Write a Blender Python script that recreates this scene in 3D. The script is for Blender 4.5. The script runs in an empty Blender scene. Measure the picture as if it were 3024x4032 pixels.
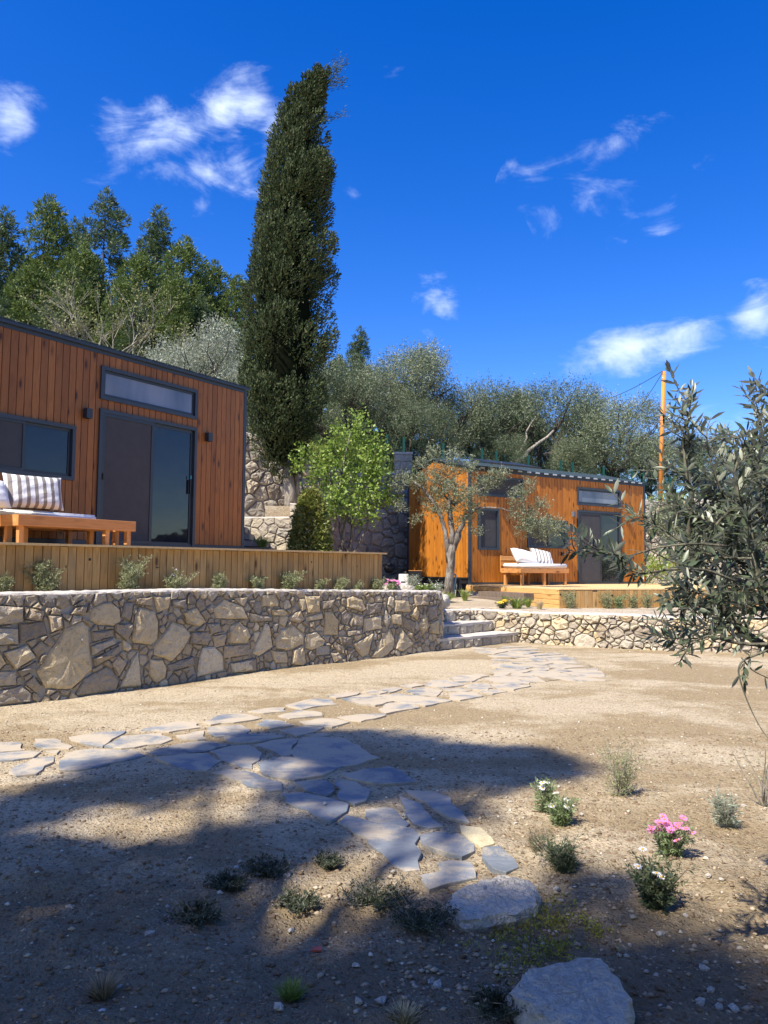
import bpy, math, random
import numpy as np
rnd = random.Random(7)
npr = np.random.default_rng(11)
SC = bpy.context.scene
COL = SC.collection
R = math.radians

# ------------------------------------------------------------------ camera
F = 3030.0                      # focal length in pixels of the 3024 x 4032 photograph
EYE = 1.45
PITCH = math.atan(219.0 / F)
ROLL = 0.008
_c, _s = math.cos(PITCH), math.sin(PITCH)
FW = np.array([0, _c, _s]); R0 = np.array([1.0, 0, 0]); U0 = np.array([0, -_s, _c])
RT = math.cos(ROLL) * R0 + math.sin(ROLL) * U0
UP = -math.sin(ROLL) * R0 + math.cos(ROLL) * U0
CAM = np.array([0, 0, EYE])
cam = bpy.data.cameras.new('camera'); camo = bpy.data.objects.new('camera', cam); COL.objects.link(camo)
cam.sensor_fit = 'VERTICAL'; cam.sensor_height = 24.0; cam.lens = 24.0 * F / 4032.0
cam.clip_start = 0.05; cam.clip_end = 2000
from mathutils import Matrix, Vector
camo.matrix_world = Matrix(((RT[0], UP[0], -FW[0], 0), (RT[1], UP[1], -FW[1], 0), (RT[2], UP[2], -FW[2], EYE), (0, 0, 0, 1)))
SC.camera = camo

def ray(x, y): return FW + RT * (x - 1512) / F + UP * (2016 - y) / F
def gnd(x, y, z=0.0):
    d = ray(x, y); t = (z - EYE) / d[2]; return CAM + d * t
def aty(x, y, Y):
    d = ray(x, y); return CAM + d * Y / d[1]

# ------------------------------------------------------------------ light
SUN_EL = R(53); SUN_H = np.array([-0.68, -0.733]); SUN_H /= np.linalg.norm(SUN_H)
SUN = np.array([SUN_H[0] * math.cos(SUN_EL), SUN_H[1] * math.cos(SUN_EL), math.sin(SUN_EL)])
sl = bpy.data.lights.new('sun', 'SUN'); sl.energy = 5.0; sl.angle = R(0.55); sl.color = (1.0, 0.925, 0.81)
so = bpy.data.objects.new('sun', sl); COL.objects.link(so)
so.rotation_euler = Vector(SUN).to_track_quat('Z', 'Y').to_euler()
so.location = (-5, -5, 30)
SC.view_settings.view_transform = 'Standard'; SC.view_settings.look = 'None'
SC.view_settings.exposure = 0.78; SC.view_settings.gamma = 1.0
SC.view_settings.use_curve_mapping = False
SC.cycles.max_bounces = 5; SC.cycles.diffuse_bounces = 2; SC.cycles.transparent_max_bounces = 4
SC.cycles.transmission_bounces = 2; SC.cycles.glossy_bounces = 2

# ------------------------------------------------------------------ node helpers
class NT:
    def __init__(s, tree): s.t = tree; s.t.nodes.clear()
    def n(s, typ, ins=None, **props):
        nd = s.t.nodes.new(typ)
        for k, v in props.items(): setattr(nd, k, v)
        for k, v in (ins or {}).items():
            sock = nd.inputs[k]
            if isinstance(v, bpy.types.NodeSocket): s.t.links.new(v, sock)
            else: sock.default_value = v
        return nd
    def math(s, op, a, b=0.0, c=0.0, clamp=False):
        nd = s.n('ShaderNodeMath', {0: a, 1: b, 2: c}, operation=op); nd.use_clamp = clamp; return nd.outputs[0]
    def vm(s, op, a, b=(0, 0, 0)):
        nd = s.n('ShaderNodeVectorMath', {0: a, 1: b}, operation=op); return nd.outputs[0]
    def dot(s, a, b): return s.n('ShaderNodeVectorMath', {0: a, 1: b}, operation='DOT_PRODUCT').outputs['Value']
    def mr(s, v, a, b, c=0.0, d=1.0, smooth=False):
        nd = s.n('ShaderNodeMapRange', {'Value': v, 'From Min': a, 'From Max': b, 'To Min': c, 'To Max': d})
        if smooth: nd.interpolation_type = 'SMOOTHSTEP'
        return nd.outputs[0]
    def noise(s, vec, scale, detail=3, rough=0.55, dist=0.0):
        return s.n('ShaderNodeTexNoise', {'Vector': vec, 'Scale': scale, 'Detail': detail, 'Roughness': rough, 'Distortion': dist}).outputs['Fac']
    def vor(s, vec, scale, out='Distance', **k):
        return s.n('ShaderNodeTexVoronoi', {'Vector': vec, 'Scale': scale}, **k).outputs[out]
    def mix(s, f, a, b, mode='MIX'):
        nd = s.n('ShaderNodeMix', data_type='RGBA', blend_type=mode)
        for k, v in ((0, f), (6, a), (7, b)):
            if isinstance(v, bpy.types.NodeSocket): s.t.links.new(v, nd.inputs[k])
            else: nd.inputs[k].default_value = v if k == 0 else (tuple(v) + (1,) if len(v) == 3 else v)
        return nd.outputs[2]
    def ramp(s, f, stops, interp='LINEAR'):
        nd = s.n('ShaderNodeValToRGB', {0: f}); cr = nd.color_ramp; cr.interpolation = interp
        while len(cr.elements) < len(stops): cr.elements.new(0.5)
        for e, (p, c) in zip(cr.elements, stops): e.position = p; e.color = tuple(c) + (1,)
        return nd.outputs[0]
    def bump(s, h, strength=0.3, dist=0.01):
        return s.n('ShaderNodeBump', {'Height': h, 'Strength': strength, 'Distance': dist}).outputs[0]
    def map(s, vec, loc=(0, 0, 0), rot=(0, 0, 0), scale=(1, 1, 1)):
        return s.n('ShaderNodeMapping', {'Vector': vec, 'Location': loc, 'Rotation': rot, 'Scale': scale}).outputs[0]
    def objc(s): return s.n('ShaderNodeTexCoord').outputs['Object']
    def pos(s): return s.n('ShaderNodeNewGeometry').outputs['Position']
    def orand(s): return s.n('ShaderNodeObjectInfo').outputs['Random']
    def isl(s): return s.n('ShaderNodeNewGeometry').outputs['Random Per Island']
    def out(s, sh): s.n('ShaderNodeOutputMaterial', {'Surface': sh}); 
    def pbr(s, col, rough=0.7, normal=None, spec=0.4, metal=0.0):
        ins = {'Base Color': col if isinstance(col, bpy.types.NodeSocket) else tuple(col) + (1,), 'Roughness': rough, 'Specular IOR Level': spec, 'Metallic': metal}
        if normal is not None: ins['Normal'] = normal
        return s.n('ShaderNodeBsdfPrincipled', ins).outputs[0]
MATS = {}
def newmat(name):
    m = bpy.data.materials.new(name); m.use_nodes = True; MATS[name] = m; return m, NT(m.node_tree)

def offs(t, vec, rand):    # shift a texture by a per-object random amount
    v = t.n('ShaderNodeCombineXYZ', {0: t.math('MULTIPLY', rand, 37.0), 1: t.math('MULTIPLY', rand, 91.0), 2: t.math('MULTIPLY', rand, 53.0)}).outputs[0]
    return t.vm('ADD', vec, v)

def wood(name, c0, c1, knot, knots=True, rough=0.6, grain=0.5, wear=None):
    m, t = newmat(name); r = t.orand(); o = offs(t, t.objc(), r)
    g = t.noise(t.map(o, scale=(14, 14, 0.9)), 5.0, 4, 0.6, 0.6)
    g2 = t.noise(t.map(o, scale=(3, 3, 0.35)), 6.0, 2, 0.5, 1.5)
    base = t.mix(t.mr(t.math('ADD', t.math('MULTIPLY', g, 0.55), t.math('MULTIPLY', r, 0.45)), 0.25, 0.75), c0, c1)
    base = t.mix(t.mr(g2, 0.45, 0.7, 0, 0.45), base, [k * 0.6 for k in c0])
    if knots:
        k = t.vor(t.map(o, scale=(6.5, 6.5, 2.1)), 1.0)
        base = t.mix(t.mr(k, 0.30, 0.13, 0, 0.5, True), base, [q * 0.42 for q in c0])
        base = t.mix(t.mr(k, 0.15, 0.09, 0, 1), base, knot)
    if wear:
        w = t.noise(o, 2.2, 3); base = t.mix(t.mr(w, 0.55, 0.75, 0, 0.6), base, wear)
    h = t.math('MULTIPLY', g, 1.0)
    t.out(t.pbr(base, rough, t.bump(h, grain, 0.003), 0.35)); return m

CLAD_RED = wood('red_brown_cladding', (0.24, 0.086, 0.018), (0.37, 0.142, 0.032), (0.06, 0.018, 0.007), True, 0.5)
CLAD_ORA = wood('orange_cladding', (0.37, 0.125, 0.014), (0.54, 0.20, 0.024), (0.09, 0.026, 0.008), True, 0.5)
FENCEW = wood('deck_board_wood', (0.40, 0.225, 0.078), (0.56, 0.34, 0.128), (0.12, 0.06, 0.025), True, 0.7, wear=(0.36, 0.26, 0.14))
DECKW = wood('deck_top_wood', (0.62, 0.40, 0.17), (0.74, 0.50, 0.24), (0.2, 0.1, 0.04), False, 0.7)
DECKS = wood('deck_side_wood', (0.60, 0.33, 0.11), (0.72, 0.43, 0.16), (0.2, 0.1, 0.04), True, 0.65)
BENCHW = wood('bench_wood', (0.52, 0.23, 0.075), (0.66, 0.33, 0.12), (0.12, 0.05, 0.02), True, 0.55)
SLEEPW = wood('sleeper_wood', (0.13, 0.095, 0.07), (0.22, 0.17, 0.13), (0.05, 0.04, 0.03), False, 0.9, 1.0)

def plain(name, col, rough=0.6, spec=0.4, metal=0.0, var=0.12, bumps=0.0):
    m, t = newmat(name)
    nz = t.noise(t.pos(), 6.0, 4)
    c = t.mix(nz, [k * (1 - var) for k in col], [min(1, k * (1 + var)) for k in col])
    nm = t.bump(t.noise(t.pos(), 60.0, 3), bumps, 0.003) if bumps else None
    t.out(t.pbr(c, rough, nm, spec, metal)); return m
CHAR = plain('charcoal_metal', (0.030, 0.042, 0.056), 0.45, 0.5)
CHAR2 = plain('dark_window_frame', (0.020, 0.027, 0.036), 0.4, 0.5)
BLACK = plain('black_plastic', (0.012, 0.013, 0.015), 0.5)
SCREEN = plain('insect_screen', (0.060, 0.062, 0.068), 0.75, 0.25, var=0.25)
LAMPM = plain('grey_lamp_metal', (0.13, 0.13, 0.15), 0.5)
ROOFM = plain('roof_shingle', (0.055, 0.085, 0.095), 0.85, 0.3, var=0.3, bumps=0.5)
ROOFL = plain('roof_flashing', (0.42, 0.46, 0.48), 0.4, 0.5)
CONC = plain('render_concrete', (0.50, 0.46, 0.40), 0.95, 0.2, var=0.3, bumps=1.0)
PVC = plain('pale_blue_pipe', (0.20, 0.36, 0.42), 0.4)
GREENP = plain('green_fence_paint', (0.004, 0.055, 0.04), 0.45)
ORANGEP = plain('orange_pole_paint', (0.66, 0.24, 0.04), 0.6, var=0.25)
CABLE = plain('dark_cable', (0.03, 0.035, 0.04), 0.6)
WHITEB = plain('white_block', (0.62, 0.60, 0.55), 0.9, 0.2, var=0.2, bumps=0.6)
STEEL = plain('galvanised_steel', (0.35, 0.38, 0.40), 0.35, 0.5, 0.6)

def glass(name, base, curtain=None):
    m, t = newmat(name)
    col = tuple(base)
    if curtain:
        g = t.noise(t.map(t.pos(), scale=(1, 1, 0.3)), 1.2, 3)
        col = t.mix(t.mr(g, 0.4, 0.62), base, curtain)
    wob = t.noise(t.pos(), 2.0, 2)
    t.out(t.pbr(col, 0.03, t.bump(wob, 0.12, 0.02), 0.55)); return m
GLASS = glass('tinted_glass', (0.012, 0.017, 0.026))
GLASSF = glass('frosted_transom_glass', (0.10, 0.13, 0.17), (0.22, 0.25, 0.29))

def stone(name, cols, bumps=0.8, stain=(0.22, 0.15, 0.08), sc=1.0):
    m, t = newmat(name); r = t.orand(); o = offs(t, t.pos(), r)
    st = [(i / (len(cols) - 1), c) for i, c in enumerate(cols)]
    base = t.ramp(r, st)
    n1 = t.noise(o, 5.0 * sc, 5, 0.62); n2 = t.noise(o, 22.0 * sc, 4, 0.6); n3 = t.noise(o, 90.0, 2)
    base = t.mix(t.mr(n1, 0.42, 0.68, 0, 0.55), base, t.mix(0.5, base, [min(1, c * 1.3) for c in cols[-1]]))
    base = t.mix(t.mr(n2, 0.52, 0.72, 0, 0.5), base, stain)
    base = t.mix(t.mr(n3, 0.35, 0.65, 0, 0.35), base, t.mix(0.6, base, (0.05, 0.045, 0.04)))
    h = t.math('ADD', t.math('MULTIPLY', n1, 1.0), t.math('ADD', t.math('MULTIPLY', n2, 0.7), t.math('MULTIPLY', n3, 0.15)))
    t.out(t.pbr(base, 0.9, t.bump(h, bumps, 0.035), 0.2)); return m
ST_MIX = stone('wall_stone', [(0.27, 0.225, 0.17), (0.42, 0.34, 0.23), (0.27, 0.24, 0.20), (0.50, 0.39, 0.25), (0.54, 0.48, 0.37), (0.33, 0.27, 0.20)])
ST_TAN = stone('tan_wall_stone', [(0.54, 0.41, 0.22), (0.62, 0.51, 0.33), (0.56, 0.43, 0.24), (0.66, 0.57, 0.41)], 0.5)
ST_PALE = stone('pale_wall_stone', [(0.44, 0.39, 0.31), (0.56, 0.49, 0.38), (0.39, 0.34, 0.27), (0.58, 0.50, 0.35)], 0.8, (0.30, 0.24, 0.17))
ST_BACK = stone('grey_wall_stone', [(0.36, 0.32, 0.26), (0.48, 0.43, 0.34), (0.32, 0.29, 0.24), (0.52, 0.45, 0.34)], 0.7)
ROCK = stone('limestone_rock', [(0.52, 0.47, 0.38), (0.58, 0.54, 0.46)], 1.2, (0.28, 0.24, 0.19), 1.6)
MORTAR = plain('mortar', (0.37, 0.335, 0.28), 0.95, 0.1, var=0.3, bumps=1.0)
MORTARL = plain('pale_mortar', (0.40, 0.37, 0.32), 0.95, 0.1, var=0.3, bumps=1.0)
PEB = None

def slate():
    m, t = newmat('slate'); r = t.orand(); o = offs(t, t.pos(), r)
    base = t.ramp(r, [(0, (0.115, 0.138, 0.160)), (0.5, (0.215, 0.235, 0.250)), (1, (0.155, 0.175, 0.195))])
    n1 = t.noise(o, 3.2, 5, 0.65, 0.4); n2 = t.noise(t.map(o, scale=(6, 18, 10)), 1.5, 4, 0.6, 1.0); n3 = t.noise(o, 140.0, 2)
    dust = t.math('ADD', n1, t.math('MULTIPLY', t.math('SUBTRACT', n3, 0.5), 0.25))
    far = t.mr(t.n('ShaderNodeSeparateXYZ', {0: t.pos()}).outputs[1], 4.6, 6.6, 0.0, 0.10)
    dust = t.math('ADD', t.math('ADD', dust, far), 0.03)
    base = t.mix(t.mr(n2, 0.45, 0.7, 0, 0.5), base, (0.26, 0.275, 0.29))
    base = t.mix(t.mr(dust, 0.49, 0.63, 0, 0.85), base, (0.48, 0.40, 0.28))
    h = t.math('ADD', n2, t.math('MULTIPLY', n1, 0.6))
    t.out(t.pbr(base, 0.75, t.bump(h, 0.5, 0.012), 0.3)); return m
SLATE = slate()
SLATEY = stone('yellow_slab', [(0.52, 0.45, 0.27), (0.56, 0.48, 0.30)], 0.5, (0.38, 0.30, 0.16))

def earth(name, pale, brown, dark, yfade=True):
    m, t = newmat(name); p = t.pos()
    big = t.noise(t.map(p, scale=(0.35, 0.7, 1)), 1.0, 4, 0.6, 0.5); mid = t.noise(p, 3.0, 5, 0.65); fine = t.noise(p, 55.0, 4, 0.7); vf = t.noise(p, 170.0, 2, 0.7)
    f = t.math('ADD', t.math('MULTIPLY', big, 0.75), t.math('MULTIPLY', mid, 0.25))
    base = t.mix(t.mr(f, 0.44, 0.56, 0, 1, True), brown, pale)
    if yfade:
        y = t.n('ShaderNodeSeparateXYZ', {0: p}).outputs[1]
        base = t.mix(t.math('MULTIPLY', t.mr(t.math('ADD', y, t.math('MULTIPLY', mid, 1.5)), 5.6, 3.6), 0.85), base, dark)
    wp = t.vm('ADD', p, t.n('ShaderNodeVectorMath', {0: t.n('ShaderNodeTexNoise', {'Vector': p, 'Scale': 30.0}).outputs['Color'], 3: 0.03}, operation='SCALE').outputs[0]); gr = t.vor(wp, 62.0, 'Color'); grd = t.vor(wp, 62.0)
    grv = t.n('ShaderNodeSeparateColor', {0: gr}).outputs[0]
    base = t.mix(t.math('MULTIPLY', t.math('MULTIPLY', t.mr(grv, 0.74, 0.9), t.mr(grd, 0.5, 0.25)), t.mr(mid, 0.38, 0.6, 0.15, 0.75)), base, [min(0.8, c * 1.25) for c in pale])
    base = t.mix(t.math('MULTIPLY', t.mr(grv, 0.22, 0.12), 0.55), base, [c * 0.45 for c in brown])
    base = t.mix(t.mr(fine, 0.36, 0.66, 0.45, 0.0), base, [c * 0.5 for c in brown])
    h = t.math('ADD', t.math('MULTIPLY', mid, 2.0), t.math('ADD', fine, t.math('ADD', t.math('MULTIPLY', vf, 0.4), t.math('MULTIPLY', t.mr(grd, 0.5, 0.0), 0.8))))
    t.out(t.pbr(base, 0.95, t.bump(h, 0.85, 0.02), 0.12)); return m
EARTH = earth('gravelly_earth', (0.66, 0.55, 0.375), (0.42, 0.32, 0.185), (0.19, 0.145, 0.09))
BED = earth('pale_sand', (0.66, 0.56, 0.41), (0.50, 0.40, 0.27), (0.4, 0.3, 0.2), False)
SANDJ = earth('joint_sand', (0.52, 0.43, 0.29), (0.42, 0.33, 0.21), (0.28, 0.22, 0.15))
m_, t_ = newmat('grassy_soil'); p_ = t_.pos()
t_.out(t_.pbr(t_.mix(t_.mr(t_.noise(p_, 0.8, 5), 0.42, 0.58), (0.07, 0.085, 0.028), (0.20, 0.155, 0.09)), 0.95, t_.bump(t_.noise(p_, 12, 4), 0.8, 0.1), 0.1)); HILLM = m_
m_, t_ = newmat('pebble'); c_ = t_.ramp(t_.isl(), [(0, (0.34, 0.26, 0.17)), (0.55, (0.42, 0.34, 0.23)), (0.84, (0.42, 0.35, 0.25)), (0.93, (0.52, 0.46, 0.36)), (1, (0.66, 0.62, 0.54))])
t_.out(t_.pbr(c_, 0.9, None, 0.2)); PEB = m_
m_, t_ = newmat('clod'); c_ = t_.ramp(t_.isl(), [(0, (0.24, 0.17, 0.11)), (1, (0.15, 0.11, 0.07))])
t_.out(t_.pbr(c_, 0.95, None, 0.1)); CLOD = m_

def leafmat(name, c0, c1, c2=None, trans=0.3, rough=0.5, spec=0.3):
    m, t = newmat(name); r = t.isl()
    stops = [(0, c0), (0.55, c1)] + ([(0.9, c2)] if c2 else [])
    col = t.ramp(r, stops)
    col = t.mix(t.mr(t.noise(t.pos(), 1.3, 2), 0.35, 0.65, 0, 0.35), col, t.mix(0.6, col, c1))
    a = t.pbr(col, rough, None, spec)
    if trans > 0:
        tr = t.n('ShaderNodeBsdfTranslucent', {'Color': col}).outputs[0]
        a = t.n('ShaderNodeMixShader', {0: trans, 1: a, 2: tr}).outputs[0]
    t.out(a); return m
L_CYP = leafmat('cypress_foliage', (0.040, 0.062, 0.024), (0.070, 0.098, 0.038), (0.11, 0.12, 0.055), 0.12, 0.7, 0.15)
L_CYPD = plain('cypress_twig_shade', (0.008, 0.010, 0.005), 1.0, 0.0, var=.5)  # twig core blackened: the shade between the plumes is put into its colour
L_PINE = leafmat('pine_needles', (0.06, 0.10, 0.024), (0.12, 0.175, 0.038), (0.19, 0.23, 0.06), 0.25)
L_PINEB = leafmat('blue_pine_needles', (0.045, 0.08, 0.032), (0.085, 0.13, 0.048), (0.14, 0.18, 0.08), 0.25)
L_OLIVE = leafmat('olive_foliage', (0.095, 0.12, 0.06), (0.19, 0.23, 0.12), (0.37, 0.40, 0.28), 0.25, 0.42)
L_OLIVD = leafmat('dark_olive_foliage', (0.055, 0.08, 0.038), (0.11, 0.145, 0.07), (0.24, 0.27, 0.17), 0.2, 0.42)
L_OLIVS = leafmat('silver_olive_foliage', (0.18, 0.21, 0.14), (0.34, 0.37, 0.27), (0.52, 0.55, 0.45), 0.28, 0.42)
L_OLIVN = leafmat('young_olive_foliage', (0.09, 0.115, 0.06), (0.19, 0.22, 0.12), (0.38, 0.40, 0.27), 0.22, 0.42)
L_BRIGHT = leafmat('fresh_green_leaves', (0.10, 0.18, 0.024), (0.20, 0.30, 0.05), (0.33, 0.41, 0.10), 0.3, 0.4)
L_LAUREL = leafmat('laurel_leaves', (0.08, 0.12, 0.022), (0.20, 0.23, 0.05), (0.40, 0.40, 0.13), 0.25, 0.35)
L_ROSE = leafmat('rosemary_leaves', (0.13, 0.16, 0.075), (0.26, 0.28, 0.14), (0.38, 0.38, 0.22), 0.2)
L_ALM = leafmat('sparse_yellow_leaves', (0.17, 0.19, 0.06), (0.27, 0.27, 0.11), None, 0.3)
L_DARK = leafmat('dark_thyme', (0.045, 0.07, 0.035), (0.09, 0.12, 0.06), (0.15, 0.16, 0.08), 0.1)
L_DRY = leafmat('dry_twigs', (0.20, 0.15, 0.09), (0.34, 0.27, 0.17), None, 0.0)
L_STRAW = leafmat('straw', (0.40, 0.31, 0.16), (0.58, 0.48, 0.28), None, 0.1)
L_GRASS = leafmat('grass_blades', (0.12, 0.19, 0.03), (0.25, 0.34, 0.07), (0.36, 0.40, 0.12), 0.3)
L_SEDUM = leafmat('sedum', (0.20, 0.20, 0.02), (0.42, 0.42, 0.05), (0.16, 0.08, 0.05), 0.2)
L_THYME = leafmat('thyme_foliage', (0.03, 0.045, 0.025), (0.06, 0.08, 0.045), (0.11, 0.11, 0.07), 0.1)
L_DAISY = leafmat('daisy_leaves', (0.10, 0.15, 0.06), (0.22, 0.29, 0.12), (0.30, 0.36, 0.2), 0.2)
P_PINK = leafmat('pink_petals', (0.72, 0.16, 0.45), (0.85, 0.30, 0.60), None, 0.25)
P_WHITE = leafmat('white_petals', (0.80, 0.80, 0.82), (0.9, 0.9, 0.9), None, 0.25)
P_YEL = leafmat('yellow_petals', (0.9, 0.50, 0.02), (0.95, 0.62, 0.03), None, 0.2)
P_MAUVE = leafmat('mauve_petals', (0.45, 0.42, 0.75), (0.6, 0.58, 0.85), None, 0.2)

def leaf2(name, top, under):
    m, t = newmat(name); g = t.n('ShaderNodeNewGeometry'); r = g.outputs['Random Per Island']
    ct = t.mix(r, [c * 0.75 for c in top], [c * 1.3 for c in top]); cu = t.mix(r, [c * 0.8 for c in under], [c * 1.15 for c in under])
    col = t.mix(g.outputs['Backfacing'], ct, cu)
    a = t.pbr(col, 0.38, None, 0.45); tr = t.n('ShaderNodeBsdfTranslucent', {'Color': col}).outputs[0]
    t.out(t.n('ShaderNodeMixShader', {0: 0.18, 1: a, 2: tr}).outputs[0]); return m
L_NEAR = leaf2('near_olive_leaf', (0.080, 0.105, 0.058), (0.42, 0.44, 0.34))

def bark(name, c0, c1):
    m, t = newmat(name); p = t.pos(); n1 = t.noise(t.map(p, scale=(1, 1, 0.35)), 14.0, 4, 0.65, 0.8); n2 = t.noise(p, 4.0, 3)
    col = t.mix(t.mr(n1, 0.38, 0.64), c0, c1); col = t.mix(t.mr(n2, 0.5, 0.7, 0, 0.5), col, c0)
    t.out(t.pbr(col, 0.9, t.bump(n1, 0.9, 0.03), 0.15)); return m
BARK = bark('olive_bark', (0.09, 0.075, 0.06), (0.30, 0.27, 0.23))
BARKD = bark('dark_bark', (0.045, 0.035, 0.028), (0.13, 0.11, 0.09))
BARKP = bark('pale_bark', (0.22, 0.19, 0.15), (0.42, 0.38, 0.32))
TWIG = bark('pale_twig', (0.24, 0.24, 0.15), (0.38, 0.37, 0.25))

m_, t_ = newmat('white_cotton'); w_ = t_.noise(t_.pos(), 9.0, 4, 0.55, 1.0)
t_.out(t_.pbr((0.80, 0.79, 0.77), 0.9, t_.bump(w_, 0.5, 0.02), 0.15)); COTTON = m_
m_, t_ = newmat('striped_cotton'); o_ = t_.objc()
sx_ = t_.n('ShaderNodeSeparateXYZ', {0: t_.vm('ADD', o_, t_.vm('SCALE', o_))}).outputs[0]
sx_ = t_.n('ShaderNodeSeparateXYZ', {0: o_}).outputs[0]
st_ = t_.math('FRACT', t_.math('MULTIPLY', t_.math('ADD', sx_, 5.0), 9.5))
msk_ = t_.mr(t_.math('ABSOLUTE', t_.math('SUBTRACT', st_, 0.5)), 0.24, 0.20)
t_.out(t_.pbr(t_.mix(msk_, (0.80, 0.80, 0.79), (0.27, 0.24, 0.215)), 0.9, t_.bump(t_.noise(o_, 9.0, 4, 0.55, 1.0), 0.6, 0.02), 0.15)); STRIPE = m_

# ------------------------------------------------------------------ world: sky with scattered clouds
W = bpy.data.worlds.new('World'); SC.world = W; W.use_nodes = True
t = NT(W.node_tree)
sky = t.n('ShaderNodeTexSky', sky_type='NISHITA', sun_disc=False)
sky.sun_elevation = SUN_EL; sky.sun_rotation = math.atan2(SUN_H[0], SUN_H[1]); sky.altitude = 600; sky.air_density = 1.0; sky.dust_density = 0.7; sky.ozone_density = 3.0
hs = t.n('ShaderNodeHueSaturation', {'Hue': 0.520, 'Saturation': 1.42, 'Value': 1.50, 'Color': sky.outputs[0]}).outputs[0]
dirv = t.n('ShaderNodeTexCoord').outputs['Generated']
# clouds: (photo px x, y, half width px, half height px, tilt degrees, strength)
CL = [(720, 520, 230, 120, -30, .95), (870, 430, 190, 90, -35, .95), (1000, 400, 130, 150, 15, .85), (1070, 500, 90, 180, 8, .75), (580, 570, 150, 80, -25, .8), (660, 690, 160, 90, -30, .8), (820, 660, 140, 180, 20, .95), (800, 810, 80, 120, 25, .8), (470, 660, 120, 60, -30, .65), (930, 620, 120, 140, 0, .8), (480, 500, 80, 80, 0, .65), (20, 480, 110, 170, 0, .75), (2420, 570, 260, 90, -25, .8), (2330, 800, 200, 170, 30, .55),
      (2110, 700, 120, 90, -20, .45), (2620, 900, 110, 90, -20, .5), (1730, 1210, 110, 130, -35, .85), (1880, 1180, 70, 60, 0, .4),
      (2480, 1370, 290, 110, -8, 1.15), (2560, 1310, 120, 80, 0, .8), (2980, 1240, 90, 100, 0, .8), (1560, 260, 40, 60, 0, .35), (2770, 615, 70, 35, 0, .4), (2880, 1660, 420, 60, 0, .75), (1390, 760, 40, 40, 0, .3)]
acc = None
def addblob(c, a, b, w, h, stg):
    global acc
    u = t.math('DIVIDE', t.dot(dirv, tuple(a)), w); v = t.math('DIVIDE', t.dot(dirv, tuple(b)), h)
    rr = t.math('SQRT', t.math('ADD', t.math('MULTIPLY', u, u), t.math('MULTIPLY', v, v)))
    front = t.math('GREATER_THAN', t.dot(dirv, tuple(c)), 0.5)
    e = t.math('MULTIPLY', t.mr(rr, 1.25, 0.0, 0.0, stg), front)
    acc = e if acc is None else t.math('MAXIMUM', acc, e)
def blobdir(c, w, h, tilt, stg):
    c = c / np.linalg.norm(c); r = np.cross(c, [0, 0, 1]); r /= np.linalg.norm(r); u = np.cross(r, c)
    a = r * math.cos(tilt) + u * math.sin(tilt); b = -r * math.sin(tilt) + u * math.cos(tilt)
    addblob(c, a, b, w, h, stg)
for (x, y, w, h, tl, stg) in CL: blobdir(ray(x, y), w / F, h / F, R(-tl), stg)
for (az, el, w, h, stg) in [(70, 30, .25, .1, .9), (95, 14, .3, .08, .9), (125, 35, .2, .12, .8), (160, 20, .3, .1, .9), (200, 45, .25, .15, .7), (240, 18, .3, .08, .9), (285, 28, .22, .1, .8), (320, 15, .2, .07, .8), (45, 12, .2, .06, .9), (180, 62, .35, .22, .8), (110, 60, .3, .2, .8), (250, 62, .32, .2, .8), (70, 48, .25, .14, .7), (290, 52, .28, .16, .8), (140, 12, .4, .1, .9), (215, 22, .35, .12, .9), (265, 40, .25, .14, .8)]:  # unseen clouds added beyond the view for pane reflections and whiter sky light
    blobdir(np.array([math.sin(R(az)) * math.cos(R(el)), math.cos(R(az)) * math.cos(R(el)), math.sin(R(el))]), w, h, 0.2, stg)
cn = t.noise(t.map(dirv, rot=(0, R(38), 0), scale=(0.8, 1, 1.9)), 11.0, 8, 0.62, 0.6)
cn2 = t.noise(dirv, 34.0, 4, 0.6, 0.3)
cnn = t.math('ADD', t.math('MULTIPLY', cn, 0.82), t.math('MULTIPLY', cn2, 0.18))
dens = t.mr(t.math('ADD', t.math('MULTIPLY', acc, 0.8), t.math('MULTIPLY', cnn, 2.6)), 1.48, 2.55, 0.0, 0.9, True)
dens = t.math('MULTIPLY', dens, t.math('GREATER_THAN', acc, 0.001))
skyc = t.mix(dens, hs, (6.6, 7.6, 9.4))
bg = t.n('ShaderNodeBackground', {'Color': skyc, 'Strength': 0.095}).outputs[0]
t.n('ShaderNodeOutputWorld', {'Surface': bg})

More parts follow.
